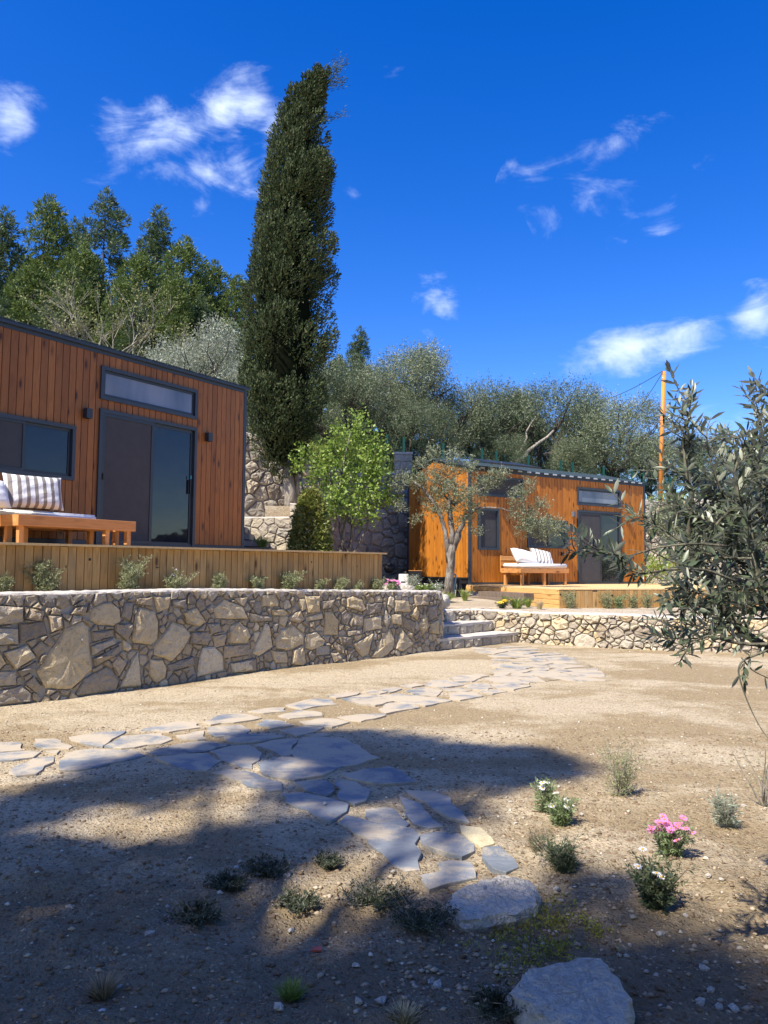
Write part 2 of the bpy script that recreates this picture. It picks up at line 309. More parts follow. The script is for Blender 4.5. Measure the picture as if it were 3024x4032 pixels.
# ------------------------------------------------------------------ mesh helpers
def nm_mesh(name, V, Fc, mat, smooth=False):
    me = bpy.data.meshes.new(name); me.from_pydata([tuple(v) for v in V], [], Fc)
    for mm in (mat if isinstance(mat, (list, tuple)) else [mat]): me.materials.append(mm)
    if smooth: me.polygons.foreach_set('use_smooth', [True] * len(me.polygons))
    me.update(); return me
def link(name, me, parent=None, loc=None, rotz=None, **props):
    o = bpy.data.objects.new(name, me); COL.objects.link(o)
    if parent is not None: o.parent = parent
    if loc is not None: o.location = loc
    if rotz is not None: o.rotation_euler = (0, 0, rotz)
    for k, v in props.items(): o[k] = v
    return o
def thing(name, label, cat, loc=(0, 0, 0), rotz=0.0, group=None):
    o = link(name, None, None, loc, rotz, label=label, category=cat)
    if group: o['group'] = group
    return o
class MB:
    def __init__(s): s.v = []; s.f = []; s.m = []
    def add(s, V, Fc, mi=0):
        b = len(s.v); s.v += [tuple(map(float, p)) for p in V]
        for f in Fc: s.f.append(tuple(b + i for i in f)); s.m.append(mi)
    def box(s, x0, x1, y0, y1, z0, z1, mi=0):
        V = [(x0, y0, z0), (x1, y0, z0), (x1, y1, z0), (x0, y1, z0), (x0, y0, z1), (x1, y0, z1), (x1, y1, z1), (x0, y1, z1)]
        s.add(V, [(0, 3, 2, 1), (4, 5, 6, 7), (0, 1, 5, 4), (1, 2, 6, 5), (2, 3, 7, 6), (3, 0, 4, 7)], mi)
    def tube(s, pts, rad, n=6, mi=0, cap=True):
        pts = [np.array(p, float) for p in pts]; rings = []
        prev = None; V = []
        for i, p in enumerate(pts):
            d = pts[min(i + 1, len(pts) - 1)] - pts[max(i - 1, 0)]; d = d / (np.linalg.norm(d) + 1e-9)
            if prev is None:
                a = np.cross(d, [0, 0, 1.0]);
                if np.linalg.norm(a) < 0.05: a = np.cross(d, [1.0, 0, 0])
            else: a = prev - d * (prev @ d)
            a = a / (np.linalg.norm(a) + 1e-9); prev = a; b = np.cross(d, a)
            r = rad[i] if isinstance(rad, (list, tuple, np.ndarray)) else rad
            for k in range(n):
                an = 2 * math.pi * k / n; V.append(p + (a * math.cos(an) + b * math.sin(an)) * r)
        Fc = []
        for i in range(len(pts) - 1):
            for k in range(n):
                Fc.append((i * n + k, i * n + (k + 1) % n, (i + 1) * n + (k + 1) % n, (i + 1) * n + k))
        if cap:
            Fc.append(tuple(range(n - 1, -1, -1))); e = (len(pts) - 1) * n; Fc.append(tuple(e + k for k in range(n)))
        s.add(V, Fc, mi)
    def mesh(s, name, mats, smooth=False):
        me = nm_mesh(name, s.v, s.f, mats, smooth)
        if any(s.m): me.polygons.foreach_set('material_index', s.m)
        return me
    def obj(s, name, mats, parent=None, smooth=False, loc=None, rotz=None, **p): return link(name, s.mesh(name, mats, smooth), parent, loc, rotz, **p)

def bevbox(w, d, h, b=0.004):
    """box w x d x h, centred in x and y, from z 0 to h, with chamfered vertical front edges (front is -y)"""
    x = w / 2; y = d / 2
    P = [(-x, y), (-x, -y + b), (-x + b, -y), (x - b, -y), (x, -y + b), (x, y)]
    V = [(a, c, 0) for a, c in P] + [(a, c, h) for a, c in P]; n = 6
    return V, [tuple(range(n - 1, -1, -1)), tuple(range(n, 2 * n))] + [(i, (i + 1) % n, n + (i + 1) % n, n + i) for i in range(n)]
_bm = {}
def board(name, w, d, h, mat, parent, loc, rotz=0, rot=None, **p):
    key = (round(w, 3), round(d, 3), round(h, 2), mat.name)
    if key not in _bm:
        V, Fc = bevbox(w, d, h); _bm[key] = nm_mesh(name, V, Fc, mat)
    o = link(name, _bm[key], parent, loc, rotz, **p)
    if rot: o.rotation_euler = rot
    return o

def npmesh(name, V, Q, mat, smooth=False):
    """V (n,3) floats, Q (m,k) ints"""
    me = bpy.data.meshes.new(name); k = Q.shape[1]
    me.vertices.add(len(V)); me.vertices.foreach_set('co', np.ascontiguousarray(V, dtype=np.float32).ravel())
    me.loops.add(Q.size); me.loops.foreach_set('vertex_index', np.ascontiguousarray(Q, dtype=np.int32).ravel())
    me.polygons.add(len(Q)); me.polygons.foreach_set('loop_start', np.arange(0, Q.size, k, dtype=np.int32))
    me.polygons.foreach_set('loop_total', np.full(len(Q), k, dtype=np.int32))
    if smooth: me.polygons.foreach_set('use_smooth', np.ones(len(Q), dtype=bool))
    me.materials.append(mat); me.update(calc_edges=True); return me
def unit(a): return a / (np.linalg.norm(a, axis=-1, keepdims=True) + 1e-9)
def rdir(n): return unit(npr.normal(size=(n, 3)))
def leafv(C, D, L, Wd, N=None, jit=0.55):
    """one rhombus leaf per row: returns V,Q"""
    n = len(C); S = unit(np.cross(D, rdir(n) if N is None else unit(N + rdir(n) * jit))); L = np.broadcast_to(L, (n,))[:, None]; Wd = np.broadcast_to(Wd, (n,))[:, None]
    V = np.stack([C, C + D * L * 0.5 + S * Wd * 0.5, C + D * L, C + D * L * 0.5 - S * Wd * 0.5], 1).reshape(-1, 3)
    return V, np.arange(4 * n).reshape(n, 4)
def sprays(C, D, k, slen, spread, L, Wd, keep=0.6, N=None, jit=0.55):
    """k leaves along every spray starting at C in direction D"""
    n = len(C); tt = np.tile(np.linspace(0.05, 1, k), n)[:, None] * np.repeat(np.broadcast_to(slen, (n,)), k)[:, None]
    Cc = np.repeat(C, k, 0) + np.repeat(D, k, 0) * tt + npr.normal(size=(n * k, 3)) * spread * 0.25 * np.repeat(np.broadcast_to(slen, (n,)), k)[:, None]
    Dd = unit(np.repeat(D, k, 0) * keep + rdir(n * k) * (1 - keep) * 1.3)
    LL = L * npr.uniform(0.7, 1.25, n * k); return leafv(Cc, Dd, LL, LL * (Wd / L), None if N is None else np.repeat(N, k, 0), jit)
def shell(c, r, n, lo=0.55, hi=1.0):
    d = rdir(n); rad = npr.uniform(lo ** 2, hi ** 2, (n, 1)) ** 0.5
    return np.asarray(c) + d * rad * np.asarray(r), d
def foliage(name, lobes, mat, parent, dens, k, slen, L, Wd, up=0.4, wind=(0, 0, 0), spread=0.5, keep=0.6, lo=0.5, **p):
    Vs = []; Qs = []; b = 0
    for c, r in lobes:
        r = np.broadcast_to(np.asarray(r, float), (3,)); n = max(4, int(dens * (r[0] * r[1] + r[1] * r[2] + r[0] * r[2]) * 4.2))
        C, d = shell(c, r, n, lo); D = unit(d * 0.8 + np.array([0, 0, up]) + np.asarray(wind) + rdir(n) * 0.45)
        V, Q = sprays(C, D, k, slen * npr.uniform(0.6, 1.3, n), spread, L, Wd, keep, unit(d + np.array([0, 0, 0.35])), 0.7); Vs.append(V); Qs.append(Q + b); b += len(V)
    return link(name, npmesh(name, np.concatenate(Vs), np.concatenate(Qs), mat), parent, **p)

# ------------------------------------------------------------------ numpy value noise for terrain
_tab = npr.uniform(-1, 1, (256, 256))
def vnoise(x, y):
    xi = np.floor(x).astype(int); yi = np.floor(y).astype(int); fx = x - xi; fy = y - yi
    fx = fx * fx * (3 - 2 * fx); fy = fy * fy * (3 - 2 * fy)
    a = _tab[xi % 256, yi % 256]; b = _tab[(xi + 1) % 256, yi % 256]; c = _tab[xi % 256, (yi + 1) % 256]; d = _tab[(xi + 1) % 256, (yi + 1) % 256]
    return (a * (1 - fx) + b * fx) * (1 - fy) + (c * (1 - fx) + d * fx) * fy
def fbm(x, y, o=4):
    s = 0; a = 1.0
    for i in range(o): s = s + a * vnoise(x * 2 ** i + 13.7 * i, y * 2 ** i + 7.1 * i); a *= 0.5
    return s
def sm(x, a, b):
    q = np.clip((x - a) / (b - a), 0, 1); return q * q * (3 - 2 * q)
def gridmesh(name, X, Y, Z, mat, keep=None, smooth=True, **p):
    ny, nx = X.shape; V = np.stack([X, Y, Z], -1).reshape(-1, 3)
    i = np.arange(ny - 1)[:, None] * nx + np.arange(nx - 1)[None, :]
    Q = np.stack([i, i + 1, i + nx + 1, i + nx], -1)
    if keep is not None: Q = Q[keep]
    return link(name, npmesh(name, V, Q.reshape(-1, 4), mat, smooth), **p)

def pl(pts, s):     # point on a 2-D polyline at arc length s
    k = len(pts) - 1
    for i in range(k):
        ax0, ay0 = pts[i][0], pts[i][1]; ex, ey = pts[i+1][0] - ax0, pts[i+1][1] - ay0; l = math.hypot(ex, ey)
        if s <= l or i == k - 1: return np.array((ax0 + ex / l * s, ay0 + ey / l * s)), np.array((ex / l, ey / l))
        s -= l
def plen(pts): return sum(math.hypot(b[0] - a[0], b[1] - a[1]) for a, b in zip(pts[:-1], pts[1:]))
def smoothpl(pts, it=2):
    for _ in range(it):
        q = [pts[0]]
        for a, b in zip(pts[:-1], pts[1:]):
            a = np.array(a, float); b = np.array(b, float); q += [tuple(a * .75 + b * .25), tuple(a * .25 + b * .75)]
        q.append(pts[-1]); pts = q
    return pts

# the plan of the walls -------------------------------------------------
LW = smoothpl([(-5.6, 6.1), (-4.5, 7.3), (-3.91, 7.99), (-3.44, 8.44), (-3.04, 9.02), (-2.6, 9.65), (-1.81, 10.69), (-1.09, 11.51), (-0.31, 12.28), (0.52, 13.13), (1.04, 13.78)], 1)
RW = smoothpl([(1.10, 15.10), (1.55, 15.62), (2.05, 15.78), (2.62, 15.39), (3.38, 14.9), (5.04, 14.03), (6.76, 13.66), (9.2, 13.35), (12.5, 13.3)], 1)
def lw_top(s): return 1.145 - 0.13 * min(1, max(0, (s - 5) / 6.0))
def sd_behind(x, y, pts, off):
    """True where (x,y) lies behind (to the left of the walking direction) the polyline shifted back by off"""
    best = np.full(x.shape, 1e9); res = np.zeros(x.shape, bool)
    for a, b in zip(pts[:-1], pts[1:]):
        dx, dy = b[0] - a[0], b[1] - a[1]; l = math.hypot(dx, dy); dx /= l; dy /= l
        tt = np.clip((x - a[0]) * dx + (y - a[1]) * dy, 0, l); ex = x - a[0] - dx * tt; ey = y - a[1] - dy * tt
        d = np.hypot(ex, ey); side = (dx * (y - a[1]) - dy * (x - a[0])) > 0
        upd = d < best - 1e-6; best = np.where(upd, d, best); res = np.where(upd, side, res)
    return np.where(res, best, -best) - off

# ------------------------------------------------------------------ path outline
def P3(p): return (p[0] / 1.106, 2500 + p[1] / 1.106)
def P4(p): return (900 + p[0] / 1.106, 2600 + p[1] / 1.106)
def P5(p): return (900 + p[0] / 1.508, 2250 + p[1] / 1.508)
def P6(p): return (1700 + p[0] / 1.253, 2250 + p[1] / 1.253)
FLAGS = [(P3, f) for f in [
 [(-60,478),(95,478),(103,510),(-40,522)], [(-60,530),(120,515),(172,518),(140,540),(60,552),(-60,562)], [(148,462),(235,460),(312,492),(295,503),(190,503),(150,485)],
 [(45,595),(140,545),(228,535),(235,545),(185,590),(150,608),(75,617),(50,605)], [(195,515),(262,508),(250,523),(225,522)], [(298,452),(440,430),(545,425),(540,435),(490,460),(450,490),(380,480),(320,465)],
 [(265,555),(320,510),(410,502),(580,508),(620,530),(480,560),(330,590),(265,590)], [(460,488),(535,448),(700,435),(745,462),(700,480),(530,498)], [(620,418),(760,385),(850,385),(862,410),(740,430),(690,425)],
 [(770,445),(890,425),(897,460),(860,463),(785,458)], [(650,520),(760,485),(880,470),(1000,485),(905,512),(760,525),(690,530)], [(680,545),(800,530),(900,528),(960,560),(905,603),(800,595),(720,565)],
 [(885,385),(970,355),(1060,352),(1138,368),(1060,382),(920,397)], [(910,410),(1050,400),(1085,420),(1075,437),(940,447),(915,435)], [(915,518),(1000,497),(1075,493),(1135,525),(1090,590),(1060,588),(970,555)],
 [(975,450),(1060,440),(1160,439),(1240,450),(1150,470),(1050,478),(985,465)], [(1100,488),(1180,468),(1280,460),(1290,475),(1255,535),(1230,532),(1150,500)], [(1115,395),(1160,375),(1210,378),(1278,400),(1180,413)],
 [(1080,340),(1180,325),(1240,325),(1240,340),(1150,347)], [(1210,360),(1290,335),(1400,345),(1405,358),(1260,370)], [(1225,420),(1330,402),(1410,407),(1370,425),(1290,443)], [(1310,382),(1390,368),(1470,370),(1515,385),(1440,405),(1340,398)],
 [(1270,525),(1320,455),(1370,450),(1490,455),(1560,490),(1645,540),(1560,570),(1450,590),(1370,560),(1290,545)], [(1115,570),(1230,545),(1330,555),(1455,600),(1400,625),(1280,642),(1190,630),(1130,600)],
 [(925,615),(1000,598),(1110,620),(1220,655),(1220,685),(1170,690),(1080,670),(1000,635)], [(1280,655),(1420,645),(1450,690),(1430,712),(1340,690)], [(1228,700),(1320,697),(1450,722),(1510,745),(1515,775),(1440,818),(1370,790),(1250,735)],
 [(1470,645),(1550,650),(1605,685),(1600,730),(1550,745),(1470,720)], [(1330,440),(1400,432),(1450,436),(1400,446)]]]
FLAGS += [(P4, f) for f in [
 [(490,510),(600,490),(700,478),(740,495),(815,543),(740,550),(620,548),(530,530)], [(780,575),(900,585),(960,610),(1020,670),(1035,710),(960,690),(900,655),(820,610)], [(742,600),(800,615),(870,670),(930,725),(870,732),(810,710),(765,670)],
 [(590,650),(680,640),(720,645),(790,710),(770,728),(680,720),(600,680)], [(485,715),(510,680),(560,690),(640,715),(800,740),(820,770),(838,908),(770,915),(700,860),(620,800)], [(840,765),(900,755),(1000,755),(1065,795),(1060,830),(1010,852),(930,835),(845,800)],
 [(1012,730),(1100,740),(1150,785),(1160,805),(1100,820),(1050,790)], [(1108,820),(1180,815),(1260,905),(1200,922),(1150,910),(1110,860)], [(835,935),(920,920),(905,885),(960,872),(1050,880),(1075,945),(960,970),(880,995)]]]
FLAGS += [(P5, f) for f in [
 [(590,750),(690,730),(780,730),(720,750),(640,762)], [(345,800),(500,765),(600,765),(645,795),(540,805),(430,825)],
 [(680,765),(800,742),(880,747),(975,780),(870,803),(770,795)], [(795,720),(860,710),(940,725),(900,735),(830,733)], [(905,705),(990,695),(1035,705),(960,727)], [(1020,685),(1110,672),(1165,682),(1090,697)],
 [(650,865),(780,850),(920,845),(930,855),(790,893),(720,885)], [(890,820),(960,785),(1060,786),(1140,810),(1040,825),(930,845)], [(880,743),(1010,735),(1230,758),(1325,772),(1170,803),(1000,778)], [(1055,720),(1130,700),(1240,708),(1270,720),(1235,750),(1110,738)],
 [(1160,680),(1220,655),(1300,655),(1395,680),(1290,697),(1200,692)], [(1315,640),(1400,630),(1500,640),(1440,662),(1340,658)], [(1270,705),(1380,700),(1440,715),(1380,722),(1290,718)], [(1310,735),(1400,725),(1480,735),(1505,750),(1370,772),(1315,765)],
 [(1400,690),(1480,677),(1550,690),(1530,718),(1450,710)]]]
FLAGS += [(P6, f) for f in [
 [(260,535),(360,522),(480,555),(480,560),(380,560),(300,550)], [(160,570),(275,562),(300,583),(240,592),(180,585)], [(290,567),(400,564),(488,572),(400,592),(320,585)],
 [(245,598),(320,592),(370,600),(300,612)], [(100,530),(170,520),(250,528),(190,550),(130,550)], [(0,545),(80,543),(155,568),(60,580),(0,575)], [(160,522),(220,515),(280,525),(240,530)]]]
FARP = [(205,378),(330,368),(500,405),(640,425),(780,455),(775,495),(690,535),(500,553),(350,520),(290,512),(380,485),(440,455),(400,428)]
flag_polys = [[tuple(gnd(*fn(p))[:2]) for p in f] for fn, f in FLAGS]

# ------------------------------------------------------------------ polygons
def area(P): return 0.5 * sum(a[0] * b[1] - b[0] * a[1] for a, b in zip(P, P[1:] + P[:1]))
def ccw(P): return P if area(P) > 0 else P[::-1]
def hull(P):
    P = sorted(set(map(tuple, P)))
    def half(Q):
        h = []
        for p in Q:
            while len(h) > 1 and (h[-1][0]-h[-2][0])*(p[1]-h[-2][1]) - (h[-1][1]-h[-2][1])*(p[0]-h[-2][0]) <= 0: h.pop()
            h.append(p)
        return h[:-1]
    return half(P) + half(P[::-1])
def clip(P, n, c):      # keep n.p <= c
    out = []; k = len(P)
    for i in range(k):
        a, b = P[i], P[(i + 1) % k]; da = n[0]*a[0]+n[1]*a[1]-c; db = n[0]*b[0]+n[1]*b[1]-c
        if da <= 0: out.append(a)
        if (da < 0 < db) or (db < 0 < da): q = da / (da - db); out.append((a[0]+(b[0]-a[0])*q, a[1]+(b[1]-a[1])*q))
    return out
def inside(P, x, y):
    r = False; k = len(P)
    for i in range(k):
        a, b = P[i], P[i-1]
        if (a[1] > y) != (b[1] > y) and x < (b[0]-a[0])*(y-a[1])/(b[1]-a[1])+a[0]: r = not r
    return r
def shrink(P, d):       # shrink a convex polygon
    k = len(P); Q = list(P)
    for i in range(k):
        a, b = P[i], P[(i + 1) % k]; ex, ey = b[0]-a[0], b[1]-a[1]; l = math.hypot(ex, ey)
        if l < 1e-6: continue
        n = (ey / l, -ex / l); Q = clip(Q, n, n[0]*a[0]+n[1]*a[1]-d)
        if len(Q) < 3: return []
    return Q
def cells(rects, sites, weights, blockers, gap, asp=1.0):
    """weighted Voronoi cells; rects = outer convex polygon, blockers = convex polygons the cells must keep clear of"""
    res = []; S = np.array(sites); Wt = np.array(weights)
    bb = [(min(p[0] for p in B), max(p[0] for p in B), min(p[1] for p in B), max(p[1] for p in B), B) for B in blockers]
    for i, (sx, sy) in enumerate(sites):
        rmax = Wt.max() * 5; d = np.hypot(S[:, 0] - sx, S[:, 1] - sy)
        P = [(sx - rmax, sy - rmax), (sx + rmax, sy - rmax), (sx + rmax, sy + rmax), (sx - rmax, sy + rmax)]
        k = len(rects)
        for j in range(k):
            a, b = rects[j], rects[(j + 1) % k]; ex, ey = b[0]-a[0], b[1]-a[1]; l = math.hypot(ex, ey); n = (ey / l, -ex / l); P = clip(P, n, n[0]*a[0]+n[1]*a[1])
        for j in np.argsort(d)[1:26]:
            if d[j] > rmax * 1.6 or not P: break
            dx, dy = S[j] - S[i]; l = d[j]; n = (dx / l, dy / l)
            q = l / 2 + (Wt[i]**2 - Wt[j]**2) / (2 * l); P = clip(P, n, n[0]*sx + n[1]*sy + q)
        for x0, x1, y0, y1, B in bb:
            if x0 - rmax < sx < x1 + rmax and y0 - rmax < sy < y1 + rmax and P:
                best = None; kk = len(B)
                for j in range(kk):
                    a, b = B[j], B[(j + 1) % kk]; ex, ey = b[0]-a[0], b[1]-a[1]; l = math.hypot(ex, ey)
                    if l < 1e-6: continue
                    n = (-ey / l, ex / l)           # points into B
                    dist = -(n[0]*(sx-a[0]) + n[1]*(sy-a[1]))
                    if best is None or dist > best[0]: best = (dist, n, n[0]*a[0]+n[1]*a[1])
                P = clip(P, best[1], best[2])
        if len(P) >= 3:
            P = shrink(P, gap / 2)
            if len(P) >= 3 and abs(area(P)) > 0.0007: res.append(P)
    return res
def scatter_sites(x0, x1, y0f, y1f, rlo, rhi, blockers, tries, rg):
    pts = []; ws = []
    for _ in range(tries):
        x = rg.uniform(x0, x1); lo, hi = y0f(x), y1f(x); y = rg.uniform(lo, hi); r = rlo + (rhi - rlo) * rg.random() ** 1.8
        if any(inside(B, x, y) for B in blockers): continue
        if any((x - p[0])**2 + (y - p[1])**2 < (0.82 * (r + w))**2 for p, w in zip(pts, ws)): continue
        pts.append((x, y)); ws.append(r)
    return pts, ws
def ragged(P, rg, step=0.07, amp=0.10):
    out = []; k = len(P)
    for i in range(k):
        a, b = P[i], P[(i + 1) % k]; l = math.hypot(b[0]-a[0], b[1]-a[1]); n = max(1, min(4, int(l / step)))
        if l < step * 0.35 and len(out) and i % 2: continue
        for j in range(n):
            q = j / n; j_ = (rg.random() - 0.5) * amp * step * 2 if j else (rg.random() - 0.5) * amp * step
            out.append((a[0]+(b[0]-a[0])*q - (b[1]-a[1])/max(l,1e-6)*j_, a[1]+(b[1]-a[1])*q + (b[0]-a[0])/max(l,1e-6)*j_))
    return out
def stone_mesh(P, fn, proud, rg, mat, back=-0.05, name='stone'):
    """P polygon in wall coordinates; fn(s, z, out) -> world"""
    P = ragged(P, rg); n = len(P); cx = sum(p[0] for p in P) / n; cz = sum(p[1] for p in P) / n
    tx, tz = rg.uniform(-.25, .25), rg.uniform(-.25, .25); V = []
    for ins, dep, jit in ((0, back, 0), (0.02, proud * 0.35, .15), (0.13, proud * 0.85, .2), (0.45, proud, .3)):
        for (a, b) in P:
            s_ = cx + (a - cx) * (1 - ins); z_ = cz + (b - cz) * (1 - ins)
            o = dep + (proud * jit * rg.uniform(-1, 1) if jit else 0) + ((s_ - cx) * tx + (z_ - cz) * tz) * (0.25 if dep > 0 else 0)
            V.append(fn(s_, z_, o))
    V.append(fn(cx, cz, proud * rg.uniform(0.9, 1.25)))
    Fc = [(r * n + i, r * n + (i + 1) % n, (r + 1) * n + (i + 1) % n, (r + 1) * n + i) for r in range(3) for i in range(n)]
    Fc += [(3 * n + i, 3 * n + (i + 1) % n, 4 * n) for i in range(n)]
    return nm_mesh(name, V, Fc, mat)
def wallfn(pts, batter=0.0):
    def fn(s, z, o):
        p, d = pl(pts, max(0.0, s)); nx, ny = d[1], -d[0]; o2 = o - batter * z; return (p[0] + nx * o2, p[1] + ny * o2, z)
    return fn
def build_wall(root, pts, z0f, z1f, thick, mats, rlo, rhi, seed, gap=0.016, proud=(0.015, 0.05), traced=(), mort=None, batter=0.0, cop=0.0, copmat=None, s0=0.0, s1=None, tries=9000, max_st=290, skip=None, asp=1.0, mdep=-0.01):
    rg = random.Random(seed); L = plen(pts); s1 = s1 or L; fn = wallfn(pts, batter)
    # mortar body
    ns = max(2, int(L / 0.1)); V = []; Fc = []
    for i in range(ns + 1):
        s = L * i / ns; zb = z0f(s) - 0.15; zt = z1f(s)
        V += [fn(s, zb, mdep), fn(s, zt - 0.006, mdep), fn(s, zt - 0.006, -thick), fn(s, zb, -thick)]
    for i in range(ns):
        for k in range(4): Fc.append((i*4+k, (i+1)*4+k, (i+1)*4+(k+1) % 4, i*4+(k+1) % 4))
    Fc += [(0, 1, 2, 3), (ns*4+3, ns*4+2, ns*4+1, ns*4)]
    link('mortar_core', nm_mesh('mortar_core', V, Fc, mort or MORTAR), root)
    for P, m in traced:
        me = stone_mesh(P, fn, rg.uniform(*proud) * 1.15 + 0.01, rg, m); link('stone', me, root)
    sites, ws = scatter_sites(s0/asp, s1/asp, lambda s: z0f(s*asp) - 0.02, lambda s: z1f(s*asp) - 0.01, rlo, rhi, [P for P, _ in traced], tries, rg)
    zmx = max(z1f(s0 + (s1 - s0) * i / 20) for i in range(21)); zmn = min(z0f(s0 + (s1 - s0) * i / 20) for i in range(21))
    CC = cells([(s0/asp, zmn - 0.08), (s1/asp, zmn - 0.08), (s1/asp, zmx), (s0/asp, zmx)], sites, ws, [P for P, _ in traced], gap)
    out = []; CC = [[(a*asp, b_) for a, b_ in P] for P in CC]
    if skip: CC = [P for P in CC if not skip[0] < P[0][0] < skip[1]]
    for P in CC:
        # follow a sloping top
        P = [(a, min(b, z1f(a) - 0.004)) for a, b in P]
        if abs(area(P)) < 0.0008: continue
        out.append(P)
    out.sort(key=lambda P: -abs(area(P)))
    for P in out[:max_st]:
        m = mats[int(rg.random() * len(mats))]
        link('stone', stone_mesh(P, fn, rg.uniform(*proud), rg, m), root)
    if len(out) > max_st:
        V = []; Fc = []
        for P in out[max_st:]:
            me = stone_mesh(P, fn, rg.uniform(*proud), rg, mats[0]); k = len(V); V += [tuple(v.co) for v in me.vertices]; Fc += [tuple(k + i for i in p.vertices) for p in me.polygons]; bpy.data.meshes.remove(me)
        link('small_stones', nm_mesh('small_stones', V, Fc, mats[0]), root, kind='stuff')
    if cop > 0:
        V = []; Fc = []; n = int(L / 0.06); cols = 7
        for i in range(n + 1):
            s = L * i / n; zt = z1f(s)
            prof = [(0.012, -0.055 + 0.05 * rg.uniform(-1, 1)), (0.022 + 0.010 * rg.uniform(-1, 1), -0.012), (0.006, 0.006), (-thick * .3, 0.018), (-thick * .6, 0.014), (-thick, 0.012), (-thick - .01, -0.08)]
            for (o, dz) in prof: V.append(fn(s, zt + dz * cop + 0.006 * rg.uniform(-1, 1), o))
        for i in range(n):
            for k in range(cols - 1): Fc.append((i*cols+k, (i+1)*cols+k, (i+1)*cols+k+1, i*cols+k+1))
        Fc.append(tuple(range(cols - 1, -1, -1))); Fc.append(tuple(n * cols + k for k in range(cols)))
        link('coping', nm_mesh('coping', V, Fc, copmat or CONC), root)

# ------------------------------------------------------------------ terrain
def ground_z(x, y):
    z = 0.010 * fbm(x * 0.9, y * 0.9, 3) + 0.004 * fbm(x * 7, y * 7, 3)
    fore = sm(-y, -5.2, -3.2)
    z = z + fore * (0.034 * fbm(x * 2.3 + 5, y * 2.3, 4) + 0.016 * fbm(x * 11, y * 11, 3))
    # a shallow rim of soil banked round the lower end of the flagstones
    return z
def axis(segs):
    out = []
    for a, b, n in segs: out += list(np.linspace(a, b, n, endpoint=False))
    return np.array(out + [segs[-1][1]])
ax = axis([(-600, -60, 8), (-60, -12, 16), (-12, -5, 40), (-5, 8, 330), (8, 14, 40), (14, 60, 16), (60, 600, 8)])
ay = axis([(-200, -10, 8), (-10, 1.8, 50), (1.8, 7, 190), (7, 16, 150), (16, 40, 12), (40, 900, 12)])
X, Y = np.meshgrid(ax, ay); Z = ground_z(X, Y) * ((np.abs(X) < 40) & (Y < 40))
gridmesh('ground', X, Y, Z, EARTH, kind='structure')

def gz(x, y): return float(ground_z(np.array(float(x)), np.array(float(y))))
def upper_z(x, y):
    left = 1.125 - 0.11 * sm(y, 9.5, 14); right = 0.60 + np.clip((y - 15.3) * 0.055, 0, 0.26) + 0.02 * sm(x, 2, 6)
    right = right - (right - 0.60) * sm(x, 2.6, 3.6) * (1 - sm(y, 19.5, 21))
    k = sm(y, 16.2, 17.6); w = sm(x, 1.04, 1.13) * (1 - k) + sm(x, 0.2, 1.7) * k
    w = np.maximum(w, sm(y, 20.0, 23.0) * sm(x, -0.6, 0.2))
    return left * (1 - w) + right * w + 0.008 * fbm(x * 3, y * 3, 3)
ux = np.arange(-16, 16.01, 0.12); uy = np.arange(5.0, 31, 0.12)
X, Y = np.meshgrid(ux, uy); Z = upper_z(X, Y)
cx = (X[:-1, :-1] + X[1:, 1:]) / 2; cy = (Y[:-1, :-1] + Y[1:, 1:]) / 2
beh = (sd_behind(cx, cy, LW, 0.16) > 0) & (cx < 1.04) | (sd_behind(cx, cy, RW, 0.16) > 0) & (cx >= 1.04) & (cy > 13.2) | (cx > 0.7) & (cx < 1.06) & (cy > 14.0) & (cy < 15.4)
gridmesh('garden_terrace', X, Y, Z, BED, beh, kind='structure')
def uz(x, y): return float(upper_z(np.array(float(x)), np.array(float(y))))

# tall back wall and hillside
BW = smoothpl([(-11.5, 17.2), (-7.0, 18.9), (-3.79, 20.6), (-2.2, 21.7), (0.36, 23.4), (2.9, 25.0), (6.6, 26.9), (9.6, 27.6), (12.5, 27.2), (18, 25.8)], 1)
def bw_top(s):
    p, d = pl(BW, s); x = p[0]
    return 5.05 - 0.75 * float(sm(x, -3.9, -1.2)) - 0.35 * float(sm(x, 5.0, 9.5)) + (0.05 * math.sin(x * 3))
hx = axis([(-90, -20, 30), (-20, 20, 100), (20, 90, 30)]); hy = axis([(17, 34, 60), (34, 110, 40)])
X, Y = np.meshgrid(hx, hy)
slope = 0.24 * (1 - sm(X, -2, 7))
Z = 4.25 + 0.6 * (1 - sm(X, -4.5, -1.5)) - 0.35 * sm(X, 5, 9.5) + np.clip(Y - 25, 0, 200) * slope - np.clip(Y - 30, 0, 200) * 0.03 * sm(X, 3, 9) - np.clip(Y - 60, 0, 200) * slope * 0.7 + 0.15 * fbm(X * .4, Y * .4, 4)
cx = (X[:-1, :-1] + X[1:, 1:]) / 2; cy = (Y[:-1, :-1] + Y[1:, 1:]) / 2
Zd = sd_behind(X, Y, BW, 0.0); Z = np.where(Zd < 0.55, np.minimum(Z, 4.2 - 0.35 * sm(X, 5, 9.5)), Z)
gridmesh('hillside', X, Y, Z, HILLM, sd_behind(cx, cy, BW, 0.22) > 0, kind='structure')
def hz(x, y):
    s = 0.24 * (1 - float(sm(np.array(x), -2, 7))); return 4.25 + 0.6 * (1 - float(sm(np.array(x), -4.5, -1.5))) - 0.35 * float(sm(np.array(x), 5, 9.5)) + max(0, y - 25) * s - max(0, y - 30) * 0.03 * float(sm(np.array(x), 3, 9)) - max(0, y - 60) * s * .7

